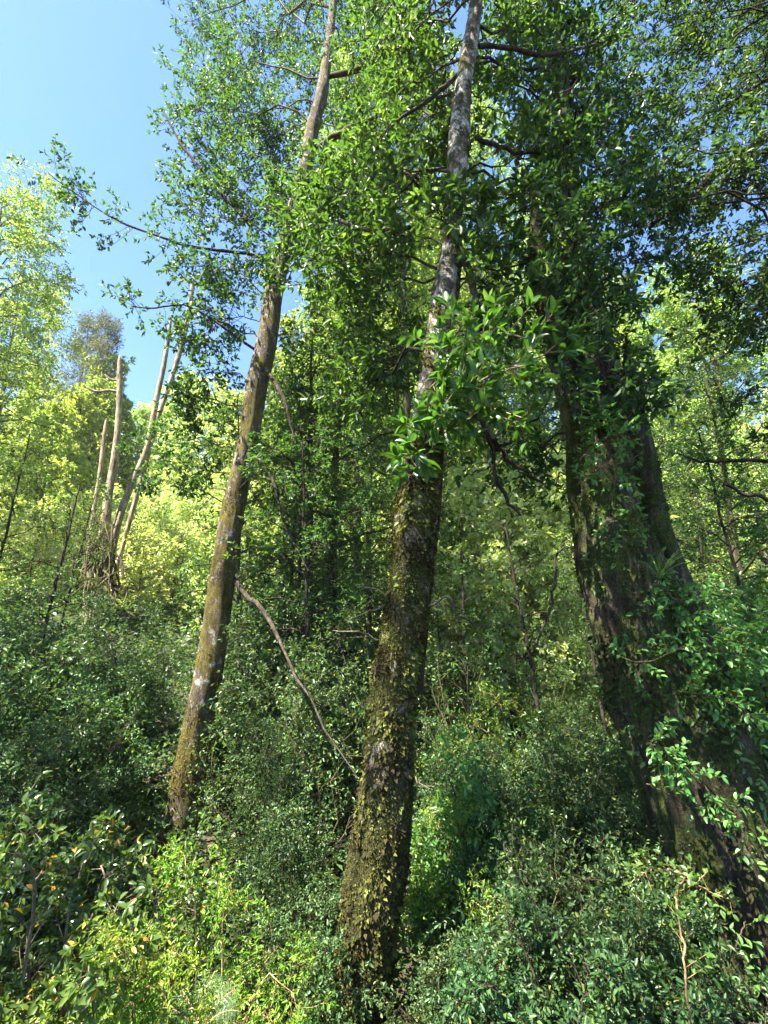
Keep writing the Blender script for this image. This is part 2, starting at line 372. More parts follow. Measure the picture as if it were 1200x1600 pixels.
# ------------------------------------------------------------------ generic trees and shrubs (local space, foot at the origin)
def bark_disp(seed, amp=.10, f=3.0, fz=.9, fine=.05, ridge=0):
    def d(p, th, k):
        q = p * np.array([f, f, fz]) + seed * 7.7
        r = p * np.array([f * 6, f * 6, fz * 3]) + seed * 3.1
        o = 1 + amp * fbm(q, 3) + fine * fbm(r, 3)
        if ridge:
            c = p * np.array([9, 9, 1.6]) + seed; c = c + .35 * fbm(p * 3, 2)[..., None]
            o = o + ridge * (.5 - 2 * np.abs(vnoise(c)) ** .7 * .5) + ridge * .5 * (.4 - np.abs(vnoise(c * np.array([2.3, 2.3, 2.0]))))
        return o
    return d
def limb_poly(rng, A, B, K=7, sag=-.12, jit=.03):
    """limbs A->B, rising first and then arching"""
    t = np.linspace(0, 1, K)[None, :, None]
    ln = np.linalg.norm(B - A, axis=-1)[:, None, None]
    P = A[:, None] * (1 - t) + B[:, None] * t + np.array([0, 0, 1]) * (-sag) * ln * np.sin(t * math.pi)
    j = rng.normal(size=P.shape) * jit * ln; j[:, 0] = 0
    return P + j
def crown_parts(rng, P, n1, l1, n2, l2, pitch, L, W, lv, tw, lo=.35, spread=.85, up=.6, r1=.006, whorl=3, drop=.1, rnd=(0, 1), fold=.75):
    """P limbs (M,K,3): twigs, twiglets, leaves"""
    A1, B1 = side_twigs(rng, P, n1, l1, lo, spread)
    A0, B0 = P[:, -2], P[:, -1]
    A1 = np.concatenate([A1, A0]); B1 = np.concatenate([B1, B0 + (B0 - A0) * .3])
    P1 = seg_poly(rng, A1, B1)
    for k in range(3): tw.prisms(P1[:, k], P1[:, k + 1], r1 * (1 - .22 * k), r1 * (.78 - .22 * k))
    A2, B2 = side_twigs(rng, P1, n2, l2, .2, spread)
    tw.prisms(A2, B2, r1 * .45, r1 * .2)
    leaves_on(rng, lv, np.concatenate([A2, P1[:, 2]]), np.concatenate([B2, B1]), pitch, L, W, up, rnd, whorl=whorl, drop=drop, fold=fold)
def make_tree(name, seed, H, r, base, crown_r, n_limbs, n1, n2, L, W, leafm, barkm, lean=.3, profile='round', pitchk=.45, shape=1, droop=-.12, tw_l=.9, twig_r=.006, upness=.25, sparse_low=True, extra_limbs=0):
    rng = np.random.default_rng(seed)
    root = empty(name, (0, 0, 0))
    K = 40; t = np.linspace(0, 1, K)
    ax = np.cumsum(rng.normal(size=(K, 2)) * .012 * H / 10, axis=0) + np.outer(t, rng.normal(size=2) * lean)
    pts = np.column_stack([ax, t * H]); pts[:, :2] -= pts[0, :2]
    rad = r * (1 - t) ** .75 * .95 + .012; rad *= 1 + .5 * np.exp(-t * H / .35)
    mb = MB(); mb.tube(pts, rad, 12, bark_disp(seed, .10)); mb.build('trunk', barkm, root)
    hz = base + (1 - base) * (np.arange(n_limbs) + rng.random(n_limbs)) / n_limbs
    u = (hz - base) / (1 - base)
    if profile == 'round': pr = np.sqrt(np.clip(1 - (u * 1.05 - .35) ** 2 / .7, .08, 1))
    elif profile == 'cone': pr = np.clip(1 - u, .06, 1) ** .8
    else: pr = .35 + .65 * np.sin(np.clip(u * 1.1 + .1, 0, 1) * math.pi)
    ln = crown_r * pr * (.65 + .5 * rng.random(n_limbs))
    az = np.arange(n_limbs) * 2.399 + rng.normal(size=n_limbs) * .4
    i = np.clip((hz * (K - 1)).astype(int), 0, K - 1)
    A = pts[i]; el = upness * (.3 + u) + rng.normal(size=n_limbs) * .15
    B = A + np.stack([np.cos(az) * np.cos(el), np.sin(az) * np.cos(el), np.sin(el)], -1) * ln[:, None]
    P = limb_poly(rng, A, B, 7, droop)
    tw = MB(); lv = Leaves()
    for k in range(n_limbs):
        bm_ = MB(); bm_.tube(P[k], np.linspace(min(rad[i[k]] * .55, .012 + ln[k] * .014), .006, 7), 5); bm_.build('branch', barkm, root)
    crown_parts(rng, P, n1, crown_r * .42 * tw_l, n2, crown_r * .2 * tw_l, L * pitchk, L, W, lv, tw, r1=twig_r)
    tag(tw.build('twigs', M['twig'], root), kind='stuff')
    lv.build('crown', leafm, root, None, shape)
    return root
def make_shrub(name, seed, H, rad, n_stem, n1, n2, L, W, leafm, twigm, lean=.55, pitchk=.5, shape=1, arch=.25, l1=.5, l2=.25, lo=.2, spread=.9, drop=.1, up=.6, whorl=3, stem_r=.012, fold=.75):
    rng = np.random.default_rng(seed)
    root = empty(name, (0, 0, 0))
    az = np.arange(n_stem) * 2.399 + rng.normal(size=n_stem) * .3
    rr = rad * np.sqrt((np.arange(n_stem) + .5) / n_stem) * (.8 + .4 * rng.random(n_stem))
    B = np.stack([np.cos(az) * rr, np.sin(az) * rr, H * (1 - .45 * (rr / rad) ** 2) * (.4 + .85 * rng.random(n_stem))], -1)
    A = np.stack([np.cos(az), np.sin(az), 0 * az], -1) * .1 * rad * rng.random(n_stem)[:, None]
    P = limb_poly(rng, A, B, 8, -arch, .025)
    tw = MB(); lv = Leaves()
    for k in range(n_stem):
        b_ = MB(); b_.tube(P[k], np.linspace(stem_r, stem_r * .3, 8), 5); b_.build('stem', twigm, root)
    crown_parts(rng, P, n1, l1, n2, l2, L * pitchk, L, W, lv, tw, lo, spread, up, stem_r * .3, whorl, drop, fold=fold)
    tag(tw.build('twigs', twigm, root), kind='stuff')
    lv.build('foliage', leafm, root, None, shape)
    return root
CH = {}
def kids(o):
    if o.name not in CH: CH[o.name] = [c for c in COL.objects if c.parent == o]
    return CH[o.name]
def place(proto, used, x, y, rz, sc, label, cat, group=None, dz=0.0, sz=None):
    """the first call moves the proto itself, later ones copy it with its parts"""
    if id(proto) not in used:
        used[id(proto)] = True; o = proto; kids(proto)
    else:
        o = proto.copy(); COL.objects.link(o)
        if 'group' in o.keys(): del o['group']
        for c in kids(proto):
            d = c.copy(); COL.objects.link(d); d.parent = o
    o.location = (x, y, float(ground(x, y)) + dz); o.rotation_euler = (0, 0, rz); o.scale = (sc, sc, sz or sc)
    tag(o, label, cat, group); return o
USED = {}
def xat(px, Y): return (px - 600) / FPX / (CP + .268 * SP) * Y

# ------------------------------------------------------------------ hero trees
def trunk_track(rows, K, thin=1.0):
    """rows (px,py,width px,Y) -> smooth world polyline and radii"""
    P = np.array([at(a, b, Y) for a, b, w_, Y in rows]); r = np.array([w_ * mpp(a, b, Y) / 2 for a, b, w_, Y in rows])
    q = curve(np.column_stack([P, r]), K)
    return q[:, :3], q[:, 3] * thin
def hero_trunk(root, name, rows, K, sides, m, seed, amp=.10, fine=.06, down=True, flare=.4, f=3.0, fz=.9, thin=1.0, ridge=0):
    P, r = trunk_track(rows, K, thin)
    if down:
        d = nrm(P[0] - P[2]); d = nrm(d * np.array([1, 1, 1])); g0 = float(ground(P[0, 0], P[0, 1])) - .15
        n = 14; L_ = max(.15, (P[0, 2] - g0) / max(-d[2], .5)); s_ = np.linspace(L_, 0, n, endpoint=False)[:, None]
        P = np.concatenate([P[0] + d * s_, P]); r = np.concatenate([r[0] * (1 + flare * (s_[:, 0] / .6).clip(0, 1.2) ** 1.6), r])
    mb = MB(); V, D = mb.tube(P, r, sides, bark_disp(seed, amp, f, fz, fine, ridge))
    o = mb.build(name, m, root, origin=root.location)
    return P, r, V, D
def moss_on(rng, V, D, P, n, lv, L, zmin=-1, zmax=99, thr=-.1, f=4.0, up=-.5, out=.6, dens=None, wr=.55):
    """small fronds standing off a displaced trunk surface V (K,sides,3)"""
    K, s_, _ = V.shape
    k = rng.integers(0, K - 1, n * 4); j = rng.integers(0, s_, n * 4); u = rng.random((n * 4, 1)); v = rng.random((n * 4, 1))
    j2 = (j + 1) % s_
    p = (V[k, j] * (1 - u) + V[k + 1, j] * u) * (1 - v) + (V[k, j2] * (1 - u) + V[k + 1, j2] * u) * v
    nn = nrm(D[k, j] + D[k, j2])
    ok = (p[:, 2] > zmin) & (p[:, 2] < zmax) & (fbm(p * f, 3) > thr + (0 if dens is None else dens(p)))
    p, nn = p[ok][:n], nn[ok][:n]; N = len(p)
    t = rvec(rng, N); d = nrm(nn * out + t * .7 + np.array([0, 0, up]))
    s = .5 + rng.random(N)
    tone = np.clip(.42 + .5 * fbm(p * 5 + 9, 2) + .22 * rng.normal(size=N), 0, 1)
    lv.add(p - nn * .004, d, nrm(nn + rvec(rng, N) * .5), L * s, L * wr * s, tone)
def hero_limbs(rng, root, tp, tr, clumps, m, up_frac=.35, lo_z=2.0, K=8, jit=.03, sag=-.10, thick=.012, zcap=None):
    """a limb from the trunk to each clump (px,py,Y,spread); returns limb polylines"""
    out = []
    for px, py, Y, sp in clumps:
        c = at(px, py, Y) if abs(px) > 30 else np.array([px, py, Y], float)   # small numbers: metres
        hd = np.linalg.norm(c[:2] - np.array([np.interp(c[2], tp[:, 2], tp[:, 0]), np.interp(c[2], tp[:, 2], tp[:, 1])]))
        za = np.clip(c[2] - up_frac * hd + rng.normal() * .15, lo_z, zcap or tp[-1, 2] - .1)
        if abs(px) < 30: za = rng.uniform(8.3, tp[-1, 2])
        i = int(np.argmin(np.abs(tp[:, 2] - za))); a = tp[i]
        P = limb_poly(rng, a[None], c[None], K, sag, jit)[0]
        ln = np.linalg.norm(c - a)
        b_ = MB(); b_.tube(P, np.linspace(min(tr[i] * .6, thick + .006 * ln), .005, K), 6)
        b_.build('branch', m, root, origin=root.location)
        out.append(P)
    return np.array(out)
def clump_crown(rng, limbs, clumps, n1, n2, pitch, L, W, lv, tw, r1=.005, up=.6, drop=.1, whorl=3, rnd=(0, 1), lo=.5, ref=.9):
    for P, c in zip(limbs, clumps):
        sp = c[3]; n1_ = max(4, int(n1 * min(1.0, (sp / ref) ** 1.6)))
        # clump twigs fill the end of the limb
        A1, B1 = side_twigs(rng, P[None], n1_, sp * 1.25, lo, .95, .05, .2)
        e = P[-1]; k = int(n1_ * .8)
        q = e + rvec(rng, k) * (sp * 1.25 * rng.random((k, 1)) ** .45); q0 = P[-2] + (e - P[-2]) * rng.random((k, 1))
        A1 = np.concatenate([A1, q0]); B1 = np.concatenate([B1, q])
        P1 = seg_poly(rng, A1, B1, 4, .1)
        for k in range(3): tw.prisms(P1[:, k], P1[:, k + 1], r1 * (1 - .22 * k), r1 * (.78 - .22 * k))
        A2, B2 = side_twigs(rng, P1, n2, sp * .5, .25, .9)
        tw.prisms(A2, B2, r1 * .5, r1 * .25)
        leaves_on(rng, lv, np.concatenate([A2, P1[:, 2]]), np.concatenate([B2, B1]), pitch, L, W, up, rnd, whorl=whorl, drop=drop)
def traced(rows, K=10): 
    q = curve(np.array([[*at(a, b, Y), w_ * mpp(a, b, Y) / 2] for a, b, w_, Y in rows]), K)
    return q[:, :3], q[:, 3]

# ---- tall slender tree left of the middle
rng = np.random.default_rng(11)
LT = [(279, 1325, 60, 6), (292, 1240, 55, 6), (300, 1191, 52, 6), (313, 1116, 46, 6), (327, 1050, 46, 6), (337, 983, 45, 6), (350, 883, 43, 6), (367, 783, 39, 6), (378, 733, 36, 6), (389, 683, 33, 6), (401, 608, 35, 6), (417, 533, 34, 6), (430, 450, 31, 6.05), (455, 350, 26, 6.1), (480, 250, 23, 6.15), (489, 200, 22, 6.2), (502, 150, 20, 6.2), (510, 100, 17, 6.25), (516, 50, 14, 6.3), (523, -20, 11, 6.35), (530, -120, 8, 6.4)]
b0 = at(272, 1370, 6)
T1 = empty('slender_tree', (b0[0], b0[1], float(ground(b0[0], b0[1]))))
tag(T1, 'tall slender tree left of the thick mossy trunk, leaning right with banded yellow moss', 'tree')
tp, tr, V, D = hero_trunk(T1, 'trunk', LT, 170, 36, M['bark_tall'], 1, .09, .07, f=3.2, thin=.9)
LC = [(300, 30, 7.4, .9), (330, 120, 7, .9), (300, 175, 6.6, .7), (420, 60, 7.6, 1.0), (470, 10, 8, 1), (380, 190, 7, .9), (310, 240, 6.4, .7), (430, 220, 7, .9), (340, 300, 6.4, .8), (410, 330, 6.6, .9), (300, 330, 6, .6), (470, 330, 6.9, .8), (310, 420, 6, .7), (270, 500, 6, .5), (345, 500, 6.2, .75), (385, 420, 6.5, .7), (325, 580, 6.2, .6), (275, 610, 6.2, .4), (480, 130, 7, .9), (560, 120, 7.5, .9), (560, 230, 7, .9), (610, 60, 8, .9), (530, 320, 7, .7), (310, 660, 6.5, .5), (255, 690, 6.4, .45), (300, 745, 6.3, .5), (360, 100, 8.2, .9), (560, 20, 8.5, 1.0), (400, -40, 8.5, 1), (340, -60, 8, .9), (500, -80, 9, 1.1), (620, -40, 9, 1.0), (250, 760, 6.1, .35), (470, 305, 5.3, .45), (440, 345, 5.2, .45), (455, 395, 5.3, .4), (505, 375, 5.2, .45), (420, 420, 5.4, .3), (520, 40, 5.6, .5), (395, 690, 5.5, .16), (405, 720, 5.4, .16), (440, 300, 5.1, .4)]
lv = Leaves(); tw = MB()
limbs = hero_limbs(rng, T1, tp, tr, LC, M['mossytwig'], .45, 3.2, thick=.004)
clump_crown(rng, limbs, LC, 20, 4, .029, .07, .035, lv, tw, r1=.005, up=.4, drop=.25)
BR = [[(420, 400, 5, 6.1), (330, 390, 4.5, 6.0), (240, 368, 3.5, 5.9), (150, 325, 2.5, 5.8), (75, 270, 1.2, 5.6)],
      [(415, 560, 4, 6.05), (300, 480, 3, 5.9), (235, 482, 2.2, 5.7), (205, 478, 1.2, 5.6)],
      [(390, 350, 6, 6.2), (300, 250, 5, 6.2), (255, 175, 3, 6.2)],
      [(510, 120, 9, 6.25), (570, 105, 7, 6.0), (625, 75, 5, 5.8), (662, 62, 2.5, 5.7)],
      [(490, 235, 9, 6.2), (540, 205, 8, 6.0), (590, 180, 6, 5.8)],
      [(415, 575, 6, 6.0), (440, 615, 5, 5.8), (452, 650, 4, 5.75), (460, 690, 2, 5.7)],
      [(390, 705, 6, 6.0), (425, 745, 6, 5.9), (436, 790, 5, 5.85), (455, 845, 4, 5.8), (482, 892, 2.5, 5.7)],
      [(366, 905, 9, 6.0), (388, 935, 8, 5.8), (408, 950, 7, 5.6), (432, 990, 6, 5.2), (448, 1028, 5, 4.9), (470, 1065, 4, 4.6), (510, 1140, 3, 4.1), (560, 1217, 1.5, 3.7)]]
for k, rows in enumerate(BR):
    p, r = traced(rows, 14); p[1:-1] += rng.normal(size=(12, 3)) * .008
    b_ = MB(); b_.tube(p, r, 7, bark_disp(k, .25)); b_.build('branch', M['mossytwig'] if k in (3, 4) else M['twig'], T1, origin=T1.location)
    if k < 3: clump_crown(rng, [p[::2]], [(0, 0, 0, .5 if k == 0 else .4)], 16 if k == 0 else 10, 3, .029, .07, .035, lv, tw, lo=.3, ref=.5, up=.4, drop=.25)
    elif k > 4:
        A, B = side_twigs(rng, p[None], 5, .35, .2); tw.prisms(A, B, .004, .002)
tag(tw.build('twigs', M['twig'], T1, origin=T1.location), kind='stuff')
lv.build('crown', M['fine'], T1, origin=T1.location, shape=1)
ml = Leaves()
def band(p): return .55 - .9 * S(.1, .5, vnoise(np.stack([p[:, 0] * .8, p[:, 1] * .8, p[:, 2] * 2.1], -1)))
moss_on(rng, V, D, tp, 16000, ml, .016, thr=.0, f=3.0, zmax=7, dens=band)
tag(ml.build('moss', M['goldmoss'], T1, origin=T1.location, shape=0), kind='stuff')

# ---- thick mossy tree in the middle
rng = np.random.default_rng(12)
MT = [(560, 1600, 108, 3.3), (570, 1500, 105, 3.3), (590, 1340, 98, 3.3), (605, 1200, 84, 3.3), (616, 1066, 76, 3.3), (629, 1000, 68, 3.3), (641, 900, 69, 3.3), (649, 800, 64, 3.3), (656, 740, 55, 3.3), (664, 670, 44, 3.3), (672, 600, 39, 3.3), (684, 533, 38, 3.3), (697, 450, 42, 3.32), (705, 400, 36, 3.34), (711, 325, 29, 3.36), (717, 240, 34, 3.38), (722, 150, 30, 3.4), (734, 75, 28, 3.42), (742, 20, 25, 3.44), (750, -60, 20, 3.46), (758, -150, 16, 3.5), (762, -260, 12, 3.5)]
b0 = at(545, 1700, 3.3)
T2 = empty('mossy_tree', (b0[0], b0[1], float(ground(b0[0], b0[1]))))
tag(T2, 'thick moss-covered tree in the middle with pale lichen patches on its upper trunk', 'tree')
tp, tr, V, D = hero_trunk(T2, 'trunk', MT, 190, 48, M['bark_mid'], 2, .15, .10, f=4.6, thin=.92)
tp2, tr2 = tp, tr
ml = Leaves()
def moss_dens(p): return -.75 + 1.05 * S(2.2, 3.6, p[:, 2]) + .35 * S(3.6, 5, p[:, 2])
moss_on(rng, V, D, tp, 90000, ml, .0125, thr=.05, f=2.4, dens=lambda p: moss_dens(p) + .3 * S(1.1, 1.8, p[:, 2]))
moss_on(rng, V, D, tp, 9000, ml, .027, thr=.1, f=4, dens=moss_dens, out=.9, up=-.3)
moss_on(rng, V, D, tp, 3600, ml, .034, zmax=2.8, thr=-.3, f=3.5, up=-.8, out=.8)
tag(ml.build('moss', M['mossleaf'], T2, origin=T2.location, shape=0), kind='stuff')
ll = Leaves(); moss_on(rng, V, D, tp, 260, ll, .024, zmax=.7, thr=.25, f=5, up=.1, out=.5, wr=.9)
tag(ll.build('lichen', M['lichen'], T2, origin=T2.location, shape=0), kind='stuff')
MC = [(560, 330, 3.9, .5), (520, 300, 4.1, .45), (600, 370, 3.5, .42), (620, 285, 3.7, .4), (530, 410, 3.9, .4), (655, 200, 3.9, .38), (640, 60, 4.2, .5), (690, 330, 3.0, .28), (760, 330, 3.2, .36), (820, 250, 3.6, .45), (850, 150, 4, .5), (900, 90, 4.3, .5), (800, 60, 4.3, .5), (840, 340, 3.6, .4), (880, 420, 3.4, .36), (560, 480, 4.2, .4), (610, 560, 4.2, .36), (770, 430, 3.1, .3), (580, 600, 4.4, .4), (530, 640, 4.6, .4), (770, 180, 3.8, .36), (900, 220, 4.4, .45), (690, 130, 4.2, .4), (700, -30, 4.6, .5), (600, -20, 4.8, .5), (830, -30, 4.8, .55), (560, 250, 4.6, .45), (800, 500, 3.2, .3), (900, 330, 4.0, .4)]
rh = np.random.default_rng(71)
MC += [(800, 10, 4.6, .5), (770, 110, 4.2, .4), (860, 30, 4.8, .5), (790, -60, 5, .6), (560, 60, 5, .5), (620, 130, 4.8, .5), (590, 200, 4.6, .42), (660, 60, 5, .5), (690, 240, 4.2, .36), (480, 340, 4.6, .4), (470, 420, 4.8, .4)]
for k in range(30):  # unseen boughs above the view, added to shade the undergrowth
    c_ = np.array([rh.uniform(-4.2, 2.2), rh.uniform(-2, 2.8), rh.uniform(8.4, 11.2)]); d_ = c_ - np.array([0, 0, EYE])
    z_ = d_[1] * CP + d_[2] * SP; py_ = 800 - FPX * (d_[2] * CP - d_[1] * SP) / z_ if z_ > .1 else -9999
    q_ = c_ - np.array([-1.35, 2.65, .5]); off_ = np.linalg.norm(q_ - to_sun * (q_ @ to_sun))
    for g_ in ((1.6, 7.5, .8), (2.6, 9, 1), (1.4, 10, 2), (3.2, 7, .8)):
        q_ = c_ - np.array(g_); off_ = min(off_, np.linalg.norm(q_ - to_sun * (q_ @ to_sun)))
    if py_ < -170 and off_ > 1.3: MC.append((*c_, rh.uniform(.5, .8)))  # shade boughs stay out of view and clear of chosen sun rays
HC = [(735, 505, 2.55, .2), (775, 545, 2.5, .2), (815, 560, 2.6, .2), (735, 600, 2.55, .19), (690, 640, 2.6, .17), (845, 510, 2.7, .2), (890, 540, 2.8, .22), (765, 625, 2.65, .17), (835, 640, 2.9, .22), (655, 705, 2.6, .13), (700, 565, 2.55, .14), (640, 660, 2.7, .12)]
lv = Leaves(); tw = MB()
limbs = hero_limbs(rng, T2, tp, tr, MC, M['twig'], .3, 3.2, thick=.006)
clump_crown(rng, limbs, MC, 14, 3, .045, .092, .033, lv, tw, ref=.42, r1=.0045, up=.7, drop=.15, whorl=4)
BR = [[(748, 72, 8, 3.42), (800, 76, 7, 3.5), (862, 88, 6, 3.6), (905, 75, 5, 3.7), (955, 62, 2.5, 3.8)],
      [(742, 215, 8, 3.4), (785, 232, 7, 3.4), (860, 240, 5, 3.4)],
      [(716, 385, 12, 3.34), (738, 440, 11, 3.2), (750, 480, 7, 3.1)],
      [(730, 100, 7, 3.4), (690, 140, 6, 3.45), (620, 190, 4, 3.5)],
      [(640, 355, 7, 3.35), (590, 362, 6, 3.6), (530, 345, 5, 3.9)],
      [(820, 108, 6, 3.6), (860, 106, 6, 3.6), (905, 105, 4, 3.6)],
      [(668, 948, 4, 3.2), (702, 932, 3.5, 3.2), (712, 960, 3, 3.2), (745, 975, 2.5, 3.2), (770, 980, 1.5, 3.2)]]
for k, rows in enumerate(BR):
    p, r = traced(rows, 12); p[1:-1] += rng.normal(size=(10, 3)) * .008
    b_ = MB(); b_.tube(p, r, 7, bark_disp(k, .25)); b_.build('branch', M['twig'], T2, origin=T2.location)
# pale bare dead twigs at the left of the trunk
DT = MB()
for rows in ([(603, 930, 6, 3.3), (585, 920, 4, 3.3), (558, 918, 3, 3.3)], [(580, 920, 3, 3.3), (582, 935, 2.5, 3.3), (575, 945, 2, 3.3)], [(600, 945, 4, 3.3), (575, 955, 3, 3.3), (545, 970, 2, 3.3)], [(590, 1000, 5, 3.3), (565, 988, 4, 3.3), (520, 985, 3, 3.3)], [(645, 1225, 4, 3.3), (650, 1210, 3, 3.2), (655, 1230, 2, 3.2), (680, 1228, 1.5, 3.2)]):
    p, r = traced(rows, 8); p[1:-1] += rng.normal(size=(6, 3)) * .006; DT.tube(p, r * .5, 5); A, B = side_twigs(rng, p[None], 4, .14, .2); DT.prisms(A, B, .002, .001)
tag(DT.build('dead_twigs', M['paletwig'], T2, origin=T2.location), kind='stuff')
p, r = traced([(655, 1085, 12, 3.4), (662, 1000, 12, 3.42), (672, 900, 11, 3.42), (681, 830, 11, 3.42), (686, 740, 12, 3.42), (688, 690, 11, 3.4), (690, 610, 8, 3.4)], 40)
b_ = MB(); b_.tube(p, r, 10, bark_disp(9, .15)); b_.build('side_stem', M['twig'], T2, origin=T2.location)
tag(tw.build('twigs', M['twig'], T2, origin=T2.location), kind='stuff')
lv.build('crown', M['broad'], T2, origin=T2.location, shape=1)
hl = Leaves(); tw = MB()
limbs = hero_limbs(rng, T2, tp, tr, HC, M['paletwig'], .2, 2.5, thick=.003, sag=-.05)
for P, c in zip(limbs, HC):
    A1, B1 = side_twigs(rng, P[None], 9, c[3] * 1.7, .3, .8, .1)
    A1 = np.concatenate([A1, P[-2:-1]]); B1 = np.concatenate([B1, P[-1:]])
    tw.prisms(A1, B1, .004, .0025)
    leaves_on(rng, hl, A1, B1, .05, .108, .038, .8, whorl=6, drop=.0, lo=.4, fold=.8)
tag(tw.build('twigs', M['paletwig'], T2, origin=T2.location), kind='stuff')
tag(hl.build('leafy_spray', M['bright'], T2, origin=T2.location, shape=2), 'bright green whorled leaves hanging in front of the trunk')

# ---- huge old tree at the right
rng = np.random.default_rng(13)
OT = [(1195, 1700, 200, 3.4), (1172, 1600, 180, 3.4), (1152, 1500, 165, 3.4), (1135, 1400, 162, 3.4), (1115, 1300, 165, 3.42), (1088, 1200, 165, 3.45), (1055, 1100, 160, 3.48), (1016, 1000, 146, 3.5), (980, 900, 126, 3.5), (950, 800, 94, 3.5), (939, 700, 92, 3.5), (936, 640, 88, 3.5), (930, 580, 70, 3.52), (915, 500, 56, 3.55), (900, 420, 46, 3.6), (890, 330, 38, 3.65), (882, 230, 28, 3.7), (876, 100, 16, 3.8), (872, -30, 5, 3.9)]
b0 = at(1205, 1760, 3.4)
T3 = empty('old_tree', (b0[0], b0[1], float(ground(b0[0], b0[1]))))
tag(T3, 'huge dark old tree at the right, its furrowed trunk leaning left with a hollow', 'tree')
tp, tr, V, D = hero_trunk(T3, 'trunk', OT, 260, 150, M['bark_old'], 3, .13, .07, f=3.4, fz=.7, flare=.25, ridge=.10)
tp3, tr3 = tp, tr
ml = Leaves()
moss_on(rng, V, D, tp, 6000, ml, .045, thr=.12, f=1.6, out=.7, up=-.7, zmax=1.9)
moss_on(rng, V, D, tp, 15000, ml, .022, thr=.02, f=2.3, out=.4)
p, r = traced([(1110, 1010, 46, 3.62), (1062, 920, 46, 3.64), (1034, 850, 40, 3.66), (1018, 780, 36, 3.66), (1006, 720, 34, 3.64), (992, 650, 30, 3.6), (984, 590, 20, 3.62), (978, 525, 3, 3.65)], 60)
b_ = MB(); V2, D2 = b_.tube(p, r, 24, bark_disp(33, .16)); b_.build('stem', M['bark_old'], T3, origin=T3.location)
moss_on(rng, V2, D2, p, 2500, ml, .022, thr=0, f=3)
p, r = traced([(928, 770, 44, 3.52), (912, 700, 46, 3.46), (895, 645, 40, 3.4), (880, 595, 36, 3.38), (866, 520, 34, 3.4), (852, 460, 36, 3.4), (842, 415, 34, 3.42), (838, 360, 20, 3.45), (832, 300, 4, 3.5)], 40)
b_ = MB(); V2, D2 = b_.tube(p, r, 20, bark_disp(35, .16)); b_.build('stem', M['mossytwig'], T3, origin=T3.location)
moss_on(rng, V2, D2, p, 2600, ml, .022, thr=-.15, f=3)
tag(ml.build('moss', M['darkmoss'], T3, origin=T3.location, shape=0), kind='stuff')
rg = np.random.default_rng(3)
OC = []
for iy in range(9):
    for ix in range(3):
        OC.append((855 + ix * 62 + rg.uniform(-22, 22), -50 + iy * 72 + rg.uniform(-25, 25), rg.uniform(3.7, 5.2), rg.uniform(.32, .48)))
OC += [(840, 700, 3.9, .3), (800, 740, 4.2, .26), (860, 770, 4.2, .26), (750, 730, 4.4, .24)]
for px, py in ((890, 560), (930, 500), (960, 560), (900, 440), (850, 430), (930, 400), (985, 480), (860, 350), (900, 300), (950, 320), (1000, 400), (870, 230), (930, 220), (980, 250), (880, 130), (940, 110), (1000, 150), (900, 40), (970, 20), (860, 610), (990, 590), (1010, 640)):
    OC.append((px + rg.uniform(-12, 12), py + rg.uniform(-12, 12), rg.uniform(2.75, 3.2), rg.uniform(.22, .32)))
lv = Leaves(); tw = MB()
limbs = hero_limbs(rng, T3, tp, tr, OC, M['blacktwig'], .15, 3.0, thick=.006, jit=.05)
clump_crown(rng, limbs, OC, 9, 3, .036, .068, .03, lv, tw, ref=.34, r1=.004, up=.6, drop=.15)
cf = empty('climbing_fern', T3.location); fl = Leaves()
moss_on(rng, V, D, tp, 1700, fl, .042, thr=.15, f=2.6, out=.8, up=-.2, zmax=2.7, wr=.5)
moss_on(rng, V, D, tp, 2600, fl, .024, thr=.1, f=3.5, out=.8, up=-.2, zmax=3.2, wr=.5)
fl.build('foliage', M['vine'], cf, origin=cf.location, shape=1)['kind'] = 'stuff'
tag(cf, 'patches of small green climbing fern clinging to the old tree trunk', 'fern')
BR = [[(752, 655, 9, 3.2), (762, 680, 9, 3.2), (790, 712, 8, 3.25), (815, 735, 6, 3.3), (850, 750, 3, 3.35)], [(715, 640, 10, 3.3), (735, 645, 10, 3.25), (752, 655, 9, 3.2)],
      [(765, 685, 8, 3.2), (775, 740, 7, 3.2), (795, 785, 6, 3.2), (815, 805, 4, 3.2)],
      [(885, 840, 3, 3.4), (868, 880, 4, 3.3), (862, 940, 4, 3.2), (838, 1012, 3, 3.2)],
      [(770, 690, 7, 3.2), (800, 690, 6, 3.3), (850, 640, 4, 3.4)]]
for k, rows in enumerate(BR):
    p, r = traced(rows, 14); p[1:-1] += rng.normal(size=(12, 3)) * .012
    b_ = MB(); b_.tube(p, r, 7, bark_disp(k, .25)); b_.build('branch', M['blacktwig'], T3, origin=T3.location)
tag(tw.build('twigs', M['blacktwig'], T3, origin=T3.location), kind='stuff')
lv.build('crown', M['canopy'], T3, origin=T3.location, shape=1)

